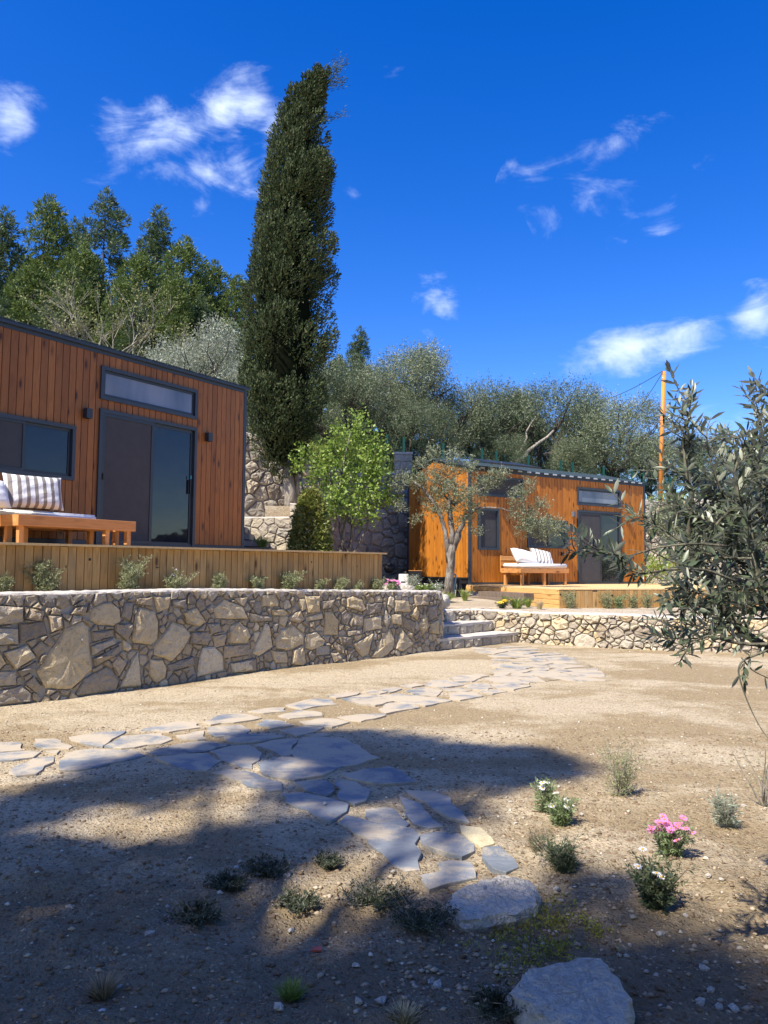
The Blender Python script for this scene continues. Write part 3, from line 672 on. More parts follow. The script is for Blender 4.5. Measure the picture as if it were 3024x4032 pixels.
# ------------------------------------------------------------------ left retaining wall
WALLTRACE = []
def S3(p): return (p[0] / 1.659, 2250 + p[1] / 1.659)
def S4(p): return (900 + p[0] / 1.508, 2250 + p[1] / 1.508)
TR = [(S3, 't', f) for f in [
 [(545,322),(585,360),(600,640),(460,770),(290,765),(232,655),(330,520),(430,370)], [(735,198),(790,250),(790,330),(740,362),(640,350),(590,320),(600,245),(680,205)], [(915,230),(1020,260),(1040,330),(1035,440),(990,480),(870,470),(860,440),(880,300)],
 [(1130,325),(1200,350),(1250,415),(1200,500),(1120,588),(1000,545),(1010,480),(1080,400)], [(1005,160),(1120,165),(1110,240),(1035,275)], [(20,530),(180,475),(235,560),(100,645)], [(-60,530),(0,530),(40,600),(0,640),(-60,650)],
 [(770,760),(860,570),(905,520),(912,750)], [(980,570),(1060,575),(1085,630),(1080,690),(1010,740),(965,670)], [(1320,495),(1400,490),(1460,550),(1465,650),(1280,690),(1290,600)], [(1200,270),(1290,232),(1350,330),(1310,362),(1220,340)],
 [(1395,240),(1470,178),(1590,230),(1620,310),(1420,310)], [(1510,350),(1570,325),(1640,420),(1610,470),(1490,470)], [(1500,600),(1659,570),(1659,650),(1510,665)], [(1530,175),(1625,165),(1595,235)]]]
TR += [(S3, 'm', f) for f in [
 [(-80,215),(160,235),(160,330),(0,355),(-80,350)], [(-80,365),(125,370),(125,480),(-80,480)], [(125,340),(300,325),(320,410),(130,470)], [(310,285),(410,290),(410,370),(335,400)], [(600,395),(745,375),(745,420),(605,465)], [(595,490),(755,425),(765,470),(600,550)],
 [(605,570),(785,480),(785,525),(615,625)], [(490,800),(540,700),(690,620),(735,640),(775,715),(755,780),(500,810)], [(1090,610),(1260,550),(1265,610),(1095,660)], [(1250,395),(1360,395),(1380,440),(1360,485),(1240,470)], [(1385,420),(1485,405),(1470,485),(1400,500)],
 [(1460,485),(1635,475),(1640,540),(1455,570)], [(725,600),(775,545),(830,600),(775,690)], [(205,510),(265,450),(325,490),(250,570)], [(110,650),(240,585),(245,635),(135,695)], [(-60,785),(145,740),(205,800),(205,850),(0,870),(-60,880)], [(-60,655),(105,650),(105,740),(-60,760)],
 [(155,735),(220,680),(275,750),(240,800)], [(165,315),(200,235),(300,260),(280,325)], [(750,340),(870,340),(870,380),(830,460),(750,390)], [(820,200),(880,200),(855,330),(790,300)], [(460,280),(500,230),(585,225),(560,290)], [(1350,340),(1435,335),(1440,395),(1375,410)],
 [(1125,185),(1225,180),(1210,245),(1130,230)], [(890,180),(1000,165),(990,225),(895,215)]]]
TR += [(S4, 't', f) for f in [
 [(5,360),(50,300),(110,330),(130,390),(100,425),(0,430)], [(215,305),(240,315),(262,450),(180,505),(138,490)], [(385,315),(450,370),(445,430),(350,470),(280,460),(275,400),(310,345)], [(460,370),(520,355),(570,410),(560,440),(490,468),(455,455)], [(380,465),(440,435),(460,540),(440,562),(365,550)],
 [(245,465),(345,475),(350,540),(270,545)], [(735,430),(860,362),(830,490),(795,510),(770,490)], [(960,335),(985,400),(975,460),(900,525),(840,510),(900,400)], [(1025,330),(1100,430),(1030,475),(985,460)], [(575,240),(620,240),(655,290),(650,380),(565,380),(570,290)],
 [(700,160),(740,145),(800,170),(820,225),(790,240),(700,210)], [(985,170),(1070,175),(1085,240),(985,240)], [(805,280),(905,260),(910,340),(805,360)], [(455,140),(545,145),(545,240),(470,250)], [(205,140),(280,135),(305,185),(300,210),(200,210)], [(460,270),(560,245),(565,280),(465,300)],
 [(255,225),(330,220),(362,250),(340,265),(265,262)], [(1125,310),(1170,235),(1185,330),(1150,380)], [(1195,310),(1250,280),(1250,375),(1200,365)], [(1075,260),(1120,200),(1138,250),(1120,290)], [(965,255),(1025,250),(1025,320),(970,310)]]]
TR += [(S4, 'm', f) for f in [
 [(360,270),(430,225),(455,290),(420,310),(365,295)], [(120,245),(265,270),(265,295),(130,300)], [(0,440),(120,430),(130,490),(0,510)], [(10,540),(160,515),(160,590),(20,605)], [(1030,265),(1110,300),(1100,370),(1035,330)], [(915,290),(930,225),(965,270),(955,320),(935,335)],
 [(700,355),(795,340),(790,370),(705,385)], [(650,385),(735,390),(730,435),(660,435)], [(610,430),(630,415),(690,450),(680,490),(640,475)], [(700,445),(745,455),(745,500),(695,535)], [(595,480),(650,480),(670,520),(620,540)], [(665,250),(700,225),(735,270),(700,320),(670,310)],
 [(740,245),(800,260),(800,320),(735,325)], [(820,190),(920,185),(905,240),(820,265)], [(545,180),(635,165),(620,215),(550,230)], [(1100,140),(1180,135),(1195,200),(1110,205)], [(515,440),(600,440),(600,495),(515,500)], [(1185,210),(1245,195),(1240,270),(1190,300)]]]
def to_wall(px, py, pts):
    d = ray(px, py); s = 0; best = None
    for a, b in zip(pts[:-1], pts[1:]):
        ax_, ay_ = a; ex, ey = b[0]-a[0], b[1]-a[1]; l = math.hypot(ex, ey)
        den = d[0]*ey - d[1]*ex
        if abs(den) > 1e-9:
            tt = (ax_*ey - ay_*ex) / den; q = ((d[0]*tt - ax_)*ex + (d[1]*tt - ay_)*ey) / (l*l)
            if -0.001 <= q <= 1.001 and tt > 0 and (best is None or tt < best[2]): best = (s + q*l, EYE + d[2]*tt, tt)
        s += l
    return best
tr = []
for fn, kd, f in TR:
    q = [to_wall(*fn(p), LW) for p in f]
    if any(v is None for v in q): continue
    P = hull([(v[0], v[1]) for v in q])
    P = shrink(ccw(P), 0.002)
    if len(P) >= 3: tr.append((P, ST_TAN if kd == 't' else ST_MIX))
lwall = thing('stone_retaining_wall', 'long retaining wall of mixed brown and tan stones below the left deck', 'stone wall')
build_wall(lwall, LW, lambda s: 0.0, lw_top, 0.36, [ST_MIX, ST_MIX, ST_MIX, ST_TAN], 0.045, 0.100, 3, 0.014, (0.016, 0.038), tr, MORTAR, 0.035, 1.0, CONC, tries=30000, max_st=225, mdep=-0.004)
# end face of the left wall
build_wall(lwall, [(1.05, 13.80), (1.03, 14.6), (1.04, 15.6), (1.10, 16.6)], lambda s: 0.1, lambda s: 1.0 - .05 * s, 0.3, [ST_TAN, ST_MIX], 0.07, 0.13, 44, 0.012, (0.015, 0.035), (), MORTAR, 0.0, 0.6, CONC, tries=2500, max_st=50)
# steps ---------------------------------------------------------------
steps = thing('stone_steps', 'three broad rough stone steps between the two low stone walls', 'steps')
def stepping(pts, z0, z1, depthpts, seed):
    rg = random.Random(seed); L = plen(pts); fn = wallfn(pts)
    s = 0.0; xs = []
    while s < L - 0.08:
        w = min(L - s, rg.uniform(0.2, 0.36)); xs.append((s, s + w)); s += w
    for a, b in xs:
        me = stone_mesh([(a + .006, z0 + .0), (b - .006, z0 + .0), (b - .008, z1 - .035), (a + .008, z1 - .03)], fn, rg.uniform(0.03, 0.05), rg, ST_PALE, -0.10); link('stone', me, steps)
    # tread
    n = 16; V = []; Fc = []; m = 5
    for i in range(n + 1):
        p, d = pl(pts, L * i / n); q, _ = pl(depthpts, plen(depthpts) * i / n)
        f0 = np.array([p[0] + d[1] * 0.045, p[1] - d[0] * 0.045])
        for j in range(m):
            w = j / (m - 1); V.append((*(f0 * (1 - w) + q * w), z1 + 0.007 * rg.uniform(-1, 1)))
        V.append((*f0, z1 - 0.045 + rg.uniform(-.012, .012)))
    k = m + 1
    for i in range(n):
        for j in range(m - 1): Fc.append((i*k+j, (i+1)*k+j, (i+1)*k+j+1, i*k+j+1))
        Fc.append((i*k+m, (i+1)*k+m, (i+1)*k, i*k))
    link('tread', nm_mesh('tread', V, Fc, CONC), steps)
    V = []; Fc = []
    for i in range(n + 1):
        p, d = pl(pts, L * i / n); V += [(p[0], p[1], z0 - .1), (p[0], p[1], z1 - .01)]
    for i in range(n): Fc.append((i*2, i*2+2, i*2+3, i*2+1))
    link('mortar_face', nm_mesh('mortar_face', V, Fc, MORTARL), steps)
stepping([(0.80, 13.62), (1.25, 13.98), (1.75, 14.45), (2.25, 14.95), (2.66, 15.36)], 0, 0.20, [(0.80, 14.6), (1.10, 14.75), (1.6, 15.3), (2.1, 15.8), (2.66, 15.9)], 1)
stepping([(0.95, 14.30), (1.35, 14.70), (1.75, 15.12), (2.16, 15.60)], 0.20, 0.40, [(0.9, 15.2), (1.2, 15.45), (1.6, 15.9), (2.16, 15.95)], 2)

rwall = thing('stone_retaining_wall', 'low pale stone wall at the back of the yard under the far deck', 'stone wall')
build_wall(rwall, RW, lambda s: 0.0 if s > 1.6 else 0.38, lambda s: 0.60 + 0.012 * math.sin(s * 2.0), 0.34, [ST_PALE, ST_PALE, ST_MIX, ST_TAN], 0.035, 0.165, 5, 0.012, (0.02, 0.08), (), MORTAR, 0.03, 1.0, CONC, tries=16000, asp=1.3)

# tall wall ------------------------------------------------------------
bwall = thing('tall_stone_wall', 'tall grey stone terrace wall running behind both cabins', 'stone wall')
sA = 5.6; 
build_wall(bwall, BW, lambda s: 1.0, bw_top, 0.5, [ST_BACK, ST_BACK, ST_MIX, ST_PALE], 0.12, 0.26, 8, 0.03, (0.04, 0.09), (), MORTARL, 0.02, 1.6, CONC, s0=7.6, s1=30.0, tries=16000, max_st=280, skip=(14.9, 22.3), asp=1.25)
tier = thing('planter_wall', 'pale lower block wall with the cypress bed beside the left cabin', 'stone wall')
build_wall(tier, [(-4.3, 17.75), (-3.2, 17.7), (-1.85, 17.45)], lambda s: 1.1, lambda s: 2.58, 0.4, [ST_PALE, ST_PALE, ST_BACK], 0.10, 0.2, 21, 0.02, (0.02, 0.05), (), MORTARL, 0, 1.0, CONC, tries=2500)
build_wall(tier, [(-1.87, 17.46), (-1.30, 21.9)], lambda s: 1.1, lambda s: 2.58, 0.3, [ST_BACK], 0.12, 0.22, 22, 0.03, (0.02, 0.04), (), MORTARL, 0, 1.0, CONC, tries=2000)
b = MB(); b.add([(-5, 17.9, 2.55), (-1.95, 17.7, 2.55), (-1.5, 21.9, 2.60), (-5, 20.6, 2.60)], [(0, 1, 2, 3)]); b.obj('planter_soil', BED, tier)
build_wall(tier, [(-2.27, 18.5), (-1.62, 18.42), (-1.3, 21.5)], lambda s: 2.5, lambda s: 2.97, 0.3, [ST_PALE, ST_BACK], 0.14, 0.24, 24, 0.02, (0.02, 0.04), (), MORTARL, 0, 1.0, CONC, tries=500)
b = MB(); b.box(-2.9, -1.6, 18.75, 21.3, 2.5, 2.93); b.obj('planter_soil', BED, tier)
bs = thing('garden_stair', 'flight of grey slab steps climbing behind the corner of the left cabin', 'steps')
for k in range(4):
    x1 = [-2.45, -2.62, -2.98, -3.12][k]; z = 1.86 + k * 0.16
    b = MB(); V = []; 
    b.box(-5.2, x1, 16.55 + k * 0.25, 17.65, z - (0.75 if k == 0 else .13), z); b.obj('slab', ST_BACK if k else ST_PALE, bs)
pil = thing('stone_pillar', 'short square stone pillar on top of the tall wall beside green fence posts', 'pillar', (0.58, 23.75, 4.2))
b = MB(); b.box(-.27, .27, -.27, .27, 0, .74); b.obj('mortar_core', MORTARL, pil)
for r_ in range(3):
    for c_ in range(2 + r_ % 2):
        n_ = 2 + r_ % 2; w_ = .54 / n_
        link('stone', stone_mesh([(c_*w_+.012, r_*.245+.01), ((c_+1)*w_-.012, r_*.245+.01), ((c_+1)*w_-.015, r_*.245+.235), (c_*w_+.015, r_*.245+.23)], lambda s, z, o: (s - .27, -.27 - o, z), .03, random.Random(r_*7+c_), ST_BACK), pil)
b = MB(); b.box(-.3, .3, -.3, .3, .742, .80); b.obj('cap', CONC, pil)

# ------------------------------------------------------------------ flagstone path
path = link('path', None, None, kind='structure')
def flag(P, mat, rg, th=0.013):
    cx = sum(p[0] for p in P) / len(P); cy = sum(p[1] for p in P) / len(P); P = [(cx + (a - cx) * 1.03, cy + (b_ - cy) * 1.05) for a, b_ in P]
    P = ragged(P, rg, 0.09, 0.28); n = len(P); cx = sum(p[0] for p in P) / n; cy = sum(p[1] for p in P) / n; V = []
    zc = max(gz(cx, cy), np.mean([gz(*p) for p in P])); tx, ty = rg.uniform(-.005, .005), rg.uniform(-.005, .005)
    for ins, z in ((0.0, -0.04), (0.0, th * 0.85), (0.012, th)):
        for (a, b_) in P:
            x = cx + (a - cx) * (1 - ins); y = cy + (b_ - cy) * (1 - ins)
            V.append((x, y, zc + z + (x - cx) * tx + (y - cy) * ty + (rg.uniform(-.0008, .0008) if z > 0 else 0)))
    V.append((cx, cy, zc + th))
    Fc = [(r * n + i, r * n + (i + 1) % n, (r + 1) * n + (i + 1) % n, (r + 1) * n + i) for r in range(2) for i in range(n)] + [(2 * n + i, 2 * n + (i + 1) % n, 3 * n) for i in range(n)]
    return nm_mesh('flagstone', V, Fc, mat)
rgf = random.Random(5)
for i, P in enumerate(flag_polys):
    o = link('flagstone', flag(ccw(P), SLATEY if i == 35 else SLATE, rgf), path)
    if i == 35: o['label'] = 'small sandy yellow flagstone'
far = ccw([tuple(gnd(*P6(p))[:2]) for p in FARP]); fx0 = min(p[0] for p in far); fx1 = max(p[0] for p in far); fy0 = min(p[1] for p in far); fy1 = max(p[1] for p in far)
sites, ws = [], []
for _ in range(6000):
    x, y = rgf.uniform(fx0, fx1), rgf.uniform(fy0, fy1); r = rgf.uniform(.14, .27)
    if not all(inside(far, x+dx_, y+dy_) for dx_, dy_ in ((.13, 0), (-.13, 0), (0, .13), (0, -.13))) or any(inside(P, x, y) for P in flag_polys): continue
    if any((x-p[0])**2 + (y-p[1])**2 < (.85*(r+w))**2 for p, w in zip(sites, ws)): continue
    sites.append((x, y)); ws.append(r)
for P in cells([(fx0, fy0), (fx1, fy0), (fx1, fy1), (fx0, fy1)], sites, ws, [hull(P) for P in flag_polys[-8:]], 0.055):
    c = (sum(p[0] for p in P)/len(P), sum(p[1] for p in P)/len(P)); P = [(c[0] + (p[0]-c[0]) * min(1, .26/max(1e-3, math.hypot(p[0]-c[0], p[1]-c[1]))**1.0 if not inside(far, *p) else 1), c[1] + (p[1]-c[1]) * min(1, .26/max(1e-3, math.hypot(p[0]-c[0], p[1]-c[1])) if not inside(far, *p) else 1)) for p in P]
    link('flagstone', flag(P, SLATE, rgf), path)
# compacted sand between the stones
def sandsheet(name, P, dz, mat):
    P = ccw(P); x0, x1 = min(p[0] for p in P), max(p[0] for p in P); y0, y1 = min(p[1] for p in P), max(p[1] for p in P)
    X, Y = np.meshgrid(np.arange(x0, x1, .06), np.arange(y0, y1, .06)); Z = ground_z(X, Y) + dz
    k = np.array([[inside(P, (X[j, i] + X[j+1, i+1]) / 2 + .03 * rgf.uniform(-1, 1), (Y[j, i] + Y[j+1, i+1]) / 2) for i in range(X.shape[1]-1)] for j in range(X.shape[0]-1)])
    return gridmesh(name, X, Y, Z, mat, k, parent=path)
sandsheet('sand_joint', far, 0.005, SANDJ)

# ------------------------------------------------------------------ pebbles, clods (stuff) and loose rocks
OCT = np.array([(1,0,0),(0,1,0),(-1,0,0),(0,-1,0),(0,0,1),(0,0,-1)], float); OF = np.array([(0,1,4),(1,2,4),(2,3,4),(3,0,4),(1,0,5),(2,1,5),(3,2,5),(0,3,5)])
def pebbles(name, xs, ys, zs, sz, mat, flat=0.55, **p):
    n = len(xs); V = OCT[None] * npr.uniform(.55, 1.25, (n, 6, 1)) * sz[:, None, None]; V[:, :, 2] *= flat
    a = npr.uniform(0, 6.28, n); c, s = np.cos(a)[:, None], np.sin(a)[:, None]; x = V[:, :, 0] * c - V[:, :, 1] * s; y = V[:, :, 0] * s + V[:, :, 1] * c
    V[:, :, 0] = x + xs[:, None]; V[:, :, 1] = y + ys[:, None]; V[:, :, 2] += zs[:, None]
    Q = (OF[None] + (np.arange(n) * 6)[:, None, None]).reshape(-1, 3); return link(name, npmesh(name, V.reshape(-1, 3), Q, mat), **p)
def fieldpts(n, y0, y1, pw):
    y = y0 + (y1 - y0) * npr.random(n) ** pw; x = npr.uniform(-.56, .56, n) * (y + .4); return x, y
flagcheck = [(min(p[0] for p in P), max(p[0] for p in P), min(p[1] for p in P), max(p[1] for p in P), P) for P in flag_polys]
def offpath(x, y): return np.array([not any(a < i < b and c < j < d and inside(P, i, j) for a, b, c, d, P in flagcheck) for i, j in zip(x, y)])
def offwall(x, y): return (sd_behind(x, y, LW, -0.05) < 0) & ((sd_behind(x, y, RW, -0.05) < 0) | (x < 1.5)) & ((y < 13.4) | (x > 2.7))
x, y = fieldpts(26000, 2.1, 14.5, 1.15); k = offpath(x, y) & offwall(x, y) & ((y > 4.6) | (npr.random(len(y)) < .35)); x, y = x[k], y[k]; s_ = 0.004 + 0.016 * npr.random(len(x)) ** 6
pebbles('gravel', x, y, ground_z(x, y) + s_ * .1, s_, PEB, kind='stuff')
x, y = fieldpts(12000, 2.1, 7.0, 1.2); k = offpath(x, y) & offwall(x, y); x, y = x[k], y[k]; s_ = 0.006 + 0.014 * npr.random(len(x)) ** 3
pebbles('clods', x, y, ground_z(x, y), s_, CLOD, kind='stuff')
# stony patches
xs_, ys_ = [], []
for (px, py, sx, sy, n) in [(2130, 3560, .28, .22, 120), (1900, 3700, .22, .2, 90), (1880, 3860, .2, .12, 80), (2560, 3800, .35, .25, 90), (1250, 3520, .2, .1, 60), (2000, 3260, .25, .2, 50), (2500, 3450, .3, .25, 60), (1750, 3850, .2, .15, 40)]:
    g = gnd(px, py); xs_.append(g[0] + npr.normal(size=n) * sx); ys_.append(g[1] + npr.normal(size=n) * sy)
x = np.concatenate(xs_); y = np.concatenate(ys_); k = offpath(x, y) & (y > 1.9); x, y = x[k], y[k]; s_ = .008 + .012 * npr.random(len(x)) ** 2
pebbles('loose_gravel', x, y, ground_z(x, y) + s_ * .15, s_, PEB, kind='stuff')

def rockmesh(rx, ry, rz, seed, mat, sub=2, rough=0.16, flat_top=None):
    import bmesh
    bm = bmesh.new(); bmesh.ops.create_icosphere(bm, subdivisions=sub, radius=1.0); rg = random.Random(seed); ph = [rg.uniform(0, 6) for _ in range(9)]
    for v in bm.verts:
        c = v.co; q = 1 + rough * (math.sin(c.x*2.3+ph[0]) * math.sin(c.y*2.9+ph[1]) + .7 * math.sin(c.z*4.1+ph[2]+c.x*3) + .5 * math.sin(c.y*6+ph[3]+c.z*5)) + rg.uniform(-.05, .05)
        x, y, z = c.x*q*rx, c.y*q*ry, c.z*q*rz
        if flat_top is not None and z > flat_top: z = flat_top + (z - flat_top) * 0.18
        v.co = (x, y, z)
    me = bpy.data.meshes.new('rock'); bm.to_mesh(me); bm.free(); me.materials.append(mat); return me
def slabrock(name, pxs, hgt, label, seed):
    P = ccw([tuple(gnd(*p, hgt)[:2]) for p in pxs]); rg = random.Random(seed); P = ragged(P, rg, .035, .35); n = len(P)
    cx = sum(p[0] for p in P)/n; cy = sum(p[1] for p in P)/n; V = []; rings = ((-.02, 0, .0), (-.06, hgt*.3, .010), (-.03, hgt*.6, .010), (-.01, hgt*.85, .007), (.06, hgt, .006), (.22, hgt*1.05, .007), (.4, hgt*1.03, .008), (.55, hgt*1.0, .008), (.7, hgt*1.04, .006), (.85, hgt*1.06, .005))
    for ins, z, j in rings:
        for (a, b_) in P:
            V.append((a - cx - (a-cx)*ins + rg.uniform(-j, j), b_ - cy - (b_-cy)*ins + rg.uniform(-j, j), z + rg.uniform(-j, j) + (-0.05 if z == 0 else 0)))
    V.append((0, 0, hgt*1.04)); m = len(rings)
    Fc = [(r*n+i, r*n+(i+1) % n, (r+1)*n+(i+1) % n, (r+1)*n+i) for r in range(m-1) for i in range(n)] + [((m-1)*n+i, (m-1)*n+(i+1) % n, m*n) for i in range(n)]
    o = link(name, nm_mesh(name, V, Fc, ROCK), None, (cx, cy, gz(cx, cy)), label=label, category='rock'); return o
slabrock('boulder', [(1762,3535),(1830,3475),(1900,3455),(1960,3435),(2030,3440),(2090,3460),(2118,3500),(2112,3545),(2060,3575),(1980,3585),(1900,3600),(1840,3605),(1775,3580)], 0.05, 'large flat pale boulder at the lower end of the flagstones', 3)
slabrock('boulder', [(2010,3890),(2050,3840),(2120,3805),(2180,3790),(2270,3768),(2370,3770),(2400,3800),(2440,3850),(2465,3900),(2475,3960),(2470,4060),(2380,4085),(2250,4060),(2160,4000),(2070,3950)], 0.075, 'biggest flat pale boulder, in the shade on bare soil', 4)
ROCKSP = [(2190,3490),(2210,3520),(2160,3540),(1695,3880),(1720,3900),(2790,3480),(2840,3500),(1277,3180),(1590,3220),(2010,3165),(1995,3145),(2030,3250),(2700,3600),(2770,3790),(2830,3960),(2800,3880),(2760,3950),(2890,3960),
          (1145,3635),(1100,3990),(1130,3430),(930,3425),(360,3530),(275,3585),(470,3900),(1550,3435),(1080,3400),(1400,3800),(1500,3960),(1410,3980),(660,3570),(590,3690),(750,3400),(2290,3220),(2600,3660),(2480,3690),(2930,3180),(2700,3230),(2200,3105),(1950,3100)]
base_rock = []
for i, (px, py) in enumerate(ROCKSP):
    g = gnd(px, py); r_ = rgf.uniform(.013, .026)
    if i < 5: base_rock.append(rockmesh(1.0, rgf.uniform(.6, .9), .55, 50 + i, ROCK, 1, .25))
    me = base_rock[i % 5]; z_ = gz(g[0], g[1]) + r_ * .25 + (0.024 if i in (7, 8) else 0)
    o = link('rock', me, None, (g[0], g[1], z_), rgf.uniform(0, 6), label='small pale angular stone lying loose on the bare soil', category='rock', group='small pale stones strewn over the foreground soil')
    if i in (7, 8): o['label'] = ['round white pebble lying on a dark flagstone', 'small pale pebble on the flagstone beside the round white one'][i - 7]
    o.scale = (r_, r_, r_)
o = link('tile_shard', nm_mesh('tile_shard', [(-.02,-.015,0),(.022,-.012,0),(.018,.016,0),(-.012,.018,0),(-.02,-.015,.008),(.022,-.012,.008),(.018,.016,.008),(-.012,.018,.008)], [(4,5,6,7),(0,1,5,4),(1,2,6,5),(2,3,7,6),(3,0,4,7)], plain('red_clay', (.5, .12, .08), .8)), None, tuple(gnd(1245, 3725)[:2]) + (gz(*gnd(1245, 3725)[:2]) + .008,), label='small flat red tile shard on the shaded soil', category='tile shard')

# ------------------------------------------------------------------ cabins
def cabin(label, corner, az, length, depth, H, z0, pitch, door, trans, wins, lamps, side, right_origin, extra):
    """local frame: x along the front from the left corner, y into the cabin, z up. Front faces -y."""
    u = np.array([math.sin(az), math.cos(az)]); org = np.array(corner, float)
    if right_origin: org = org - u * length
    rot = math.atan2(u[1], u[0])
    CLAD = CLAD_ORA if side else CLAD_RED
    root = thing('wooden_cabin', label, 'cabin', (org[0], org[1], z0), rot)
    D = depth; RZ = H + 0.38; RV = D * 0.56
    b = MB()      # dark body behind the boards
    zb = 0.04
    b.add([(0.02,0.03,zb),(length-.02,0.03,zb),(length-.02,D-.03,zb),(0.02,D-.03,zb),(0.02,0.03,H),(length-.02,0.03,H),(length-.02,D-.03,H),(0.02,D-.03,H),(0.02,RV,RZ-.02),(length-.02,RV,RZ-.02)],
          [(0,3,2,1),(0,1,5,4),(2,3,7,6),(3,0,4,8,7),(1,2,6,9,5),(4,5,9,8),(8,9,6,7)]); b.obj('wall_body', BLACK, root)
    # front boards with openings
    ops = [(door[0], door[1], 0.0, door[2])] + [(trans[0], trans[1], trans[2], trans[3])] + [(w[0], w[1], w[2], w[3]) for w in wins]
    n = int(round((length - .10) / pitch)); pt = (length - .10) / n; rg = random.Random(int(length * 100))
    for i in range(n):
        x = .05 + pt * (i + .5); segs = [(0.075, H - 0.05)]
        for (a, c, zl, zh) in ops:
            if a + .02 < x < c - .02:
                ns = []
                for (s0, s1) in segs:
                    if zh <= s0 or zl >= s1: ns.append((s0, s1)); continue
                    if zl - s0 > .03: ns.append((s0, zl))
                    if s1 - zh > .03: ns.append((zh, s1))
                segs = ns
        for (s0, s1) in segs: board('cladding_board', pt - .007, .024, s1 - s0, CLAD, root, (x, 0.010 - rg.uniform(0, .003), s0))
    if side:
        n = int(round((D - .1) / pitch)); pt = (D - .1) / n
        for i in range(n):
            y = .05 + pt * (i + .5); top = (H + (RZ - H) * y / RV if y < RV else H + (RZ - H) * (D - y) / (D - RV)) - .05
            board('cladding_board', pt - .007, .024, top - .20, CLAD, root, (0.008 - rg.uniform(0, .003), y, .20), -math.pi / 2)
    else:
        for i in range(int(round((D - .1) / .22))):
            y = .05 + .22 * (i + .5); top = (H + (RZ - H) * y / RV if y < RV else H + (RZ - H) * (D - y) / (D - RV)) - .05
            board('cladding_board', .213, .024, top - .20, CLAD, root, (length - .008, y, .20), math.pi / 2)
    for (x0, x1) in ((-.012, .055), (length - .055, length + .012)):
        b = MB(); b.box(x0, x1, -.014, .05, 0.0, H - .005); b.obj('corner_trim', CHAR, root)
    b = MB(); b.box(-.012, .03, D - .07, D + .012, 0.1, H - .005); b.obj('corner_trim', CHAR, root)
    b = MB(); b.box(.058, length - .058, -.010, .03, 0.0, .07); b.obj('base_trim', CHAR, root)
    b = MB(); b.box(.058, length - .058, -.0155, .03, H - .055, H + .015); b.obj('eave_trim', CHAR, root)
    # roof slabs
    ov = .06
    def slab(y0, za, y1, zb_, th=.05):
        b = MB(); b.add([(-.05, y0, za), (length + .05, y0, za), (length + .05, y1, zb_), (-.05, y1, zb_), (-.05, y0, za + th), (length + .05, y0, za + th), (length + .05, y1, zb_ + th), (-.05, y1, zb_ + th)],
              [(0, 3, 2, 1), (4, 5, 6, 7), (0, 1, 5, 4), (1, 2, 6, 5), (2, 3, 7, 6), (3, 0, 4, 7)]); return b
    roof = slab(-ov, H + .022 - .02, RV, RZ + .022).obj('roof', CHAR, root)
    slab(D + ov, H + .002, RV, RZ + .022).obj('roof', CHAR, root)
    sl_ = (RZ - H) / RV; nrow = 5
    for rrow in range(nrow):
        y0 = -ov - .012 + rrow * (RV + ov) / nrow; y1 = y0 + (RV + ov) / nrow * 1.08; nn = int(length / .33)
        for i in range(nn):
            w = (length + .1) / nn; x0 = -.05 + i * w + (w / 2 if rrow % 2 else 0)
            if x0 + w > length + .06: continue
            zz = H + .056 + sl_ * (y0 + ov); zz1 = H + .056 + sl_ * (y1 + ov); lift = .010 + .004 * rg.random()
            b = MB(); b.add([(x0+.008, y0, zz), (x0+w-.008, y0, zz), (x0+w-.008, y1, zz1-.004), (x0+.008, y1, zz1-.004), (x0+.008, y0, zz+lift), (x0+w-.008, y0, zz+lift), (x0+w-.008, y1, zz1), (x0+.008, y1, zz1)], [(4,5,6,7),(0,1,5,4),(1,2,6,5),(3,0,4,7)])
            b.obj('shingle', ROOFM, roof)
    nn = int(length / .33)
    b = MB()
    for i in range(nn): x0 = -.02 + i * length / nn; b.box(x0, x0 + length / nn * .45, -ov - .018, -ov - .002, H + .012, H + .052)
    if side: b.obj('eave_flashing', ROOFL, root)
    # windows
    def window(name, x0, x1, z0_, z1_, panes, deep=.05, fr=.055, door_=False, glassm=GLASS):
        wroot = link(name, None, root, (x0, 0, z0_)); w = x1 - x0; h = z1_ - z0_
        b = MB()
        b.box(0, fr, -.035, .05, 0, h); b.box(w - fr, w, -.035, .05, 0, h); b.box(fr, w - fr, -.034, .05, h - fr, h); b.box(fr, w - fr, -.034, .05, 0, fr if not door_ else .03)
        b.obj('frame', CHAR, wroot)
        for k, (a, c, kind, dy) in enumerate(panes):
            a = max(a, fr + .002); c = min(c, w - fr - .002); st = .055 if door_ else .04; zlo = (.032 if door_ else fr) + .002; zhi = h - fr - .002
            s = MB(); s.box(a, a + st, dy, dy + .03, zlo, zhi); s.box(c - st, c, dy, dy + .03, zlo, zhi); s.box(a + st, c - st, dy, dy + .03, zhi - st, zhi); s.box(a + st, c - st, dy, dy + .03, zlo, zlo + st); s.obj('sash', CHAR2, wroot)
            p = MB(); p.box(a + st, c - st, dy + .012, dy + .018, zlo + st, zhi - st); p.obj('screen' if kind == 'screen' else 'pane', {'g': glassm, 'screen': SCREEN, 'f': GLASSF}[kind], wroot)
        b = MB(); b.box(fr, w - fr, .055, .060, .02, h - fr); b.obj('reveal', BLACK, wroot)
        return wroot, w, h
    wroot, w, h = window('sliding_door', door[0], door[1], 0.005, door[2], [(0, (door[1]-door[0])*.53, 'screen', -.028), ((door[1]-door[0])*.50, 9, 'g', .01)], door_=True)
    b = MB(); b.box(w - .135, w - .115, -.03, .008, .95, 1.2); b.obj('handle', BLACK, wroot)
    b = MB(); b.box(w - .132, w - .118, -.04, -.031, 1.21, 1.27); b.obj('key_tag', plain('turquoise_tag', (.05, .45, .5), .5), wroot) if not side else None
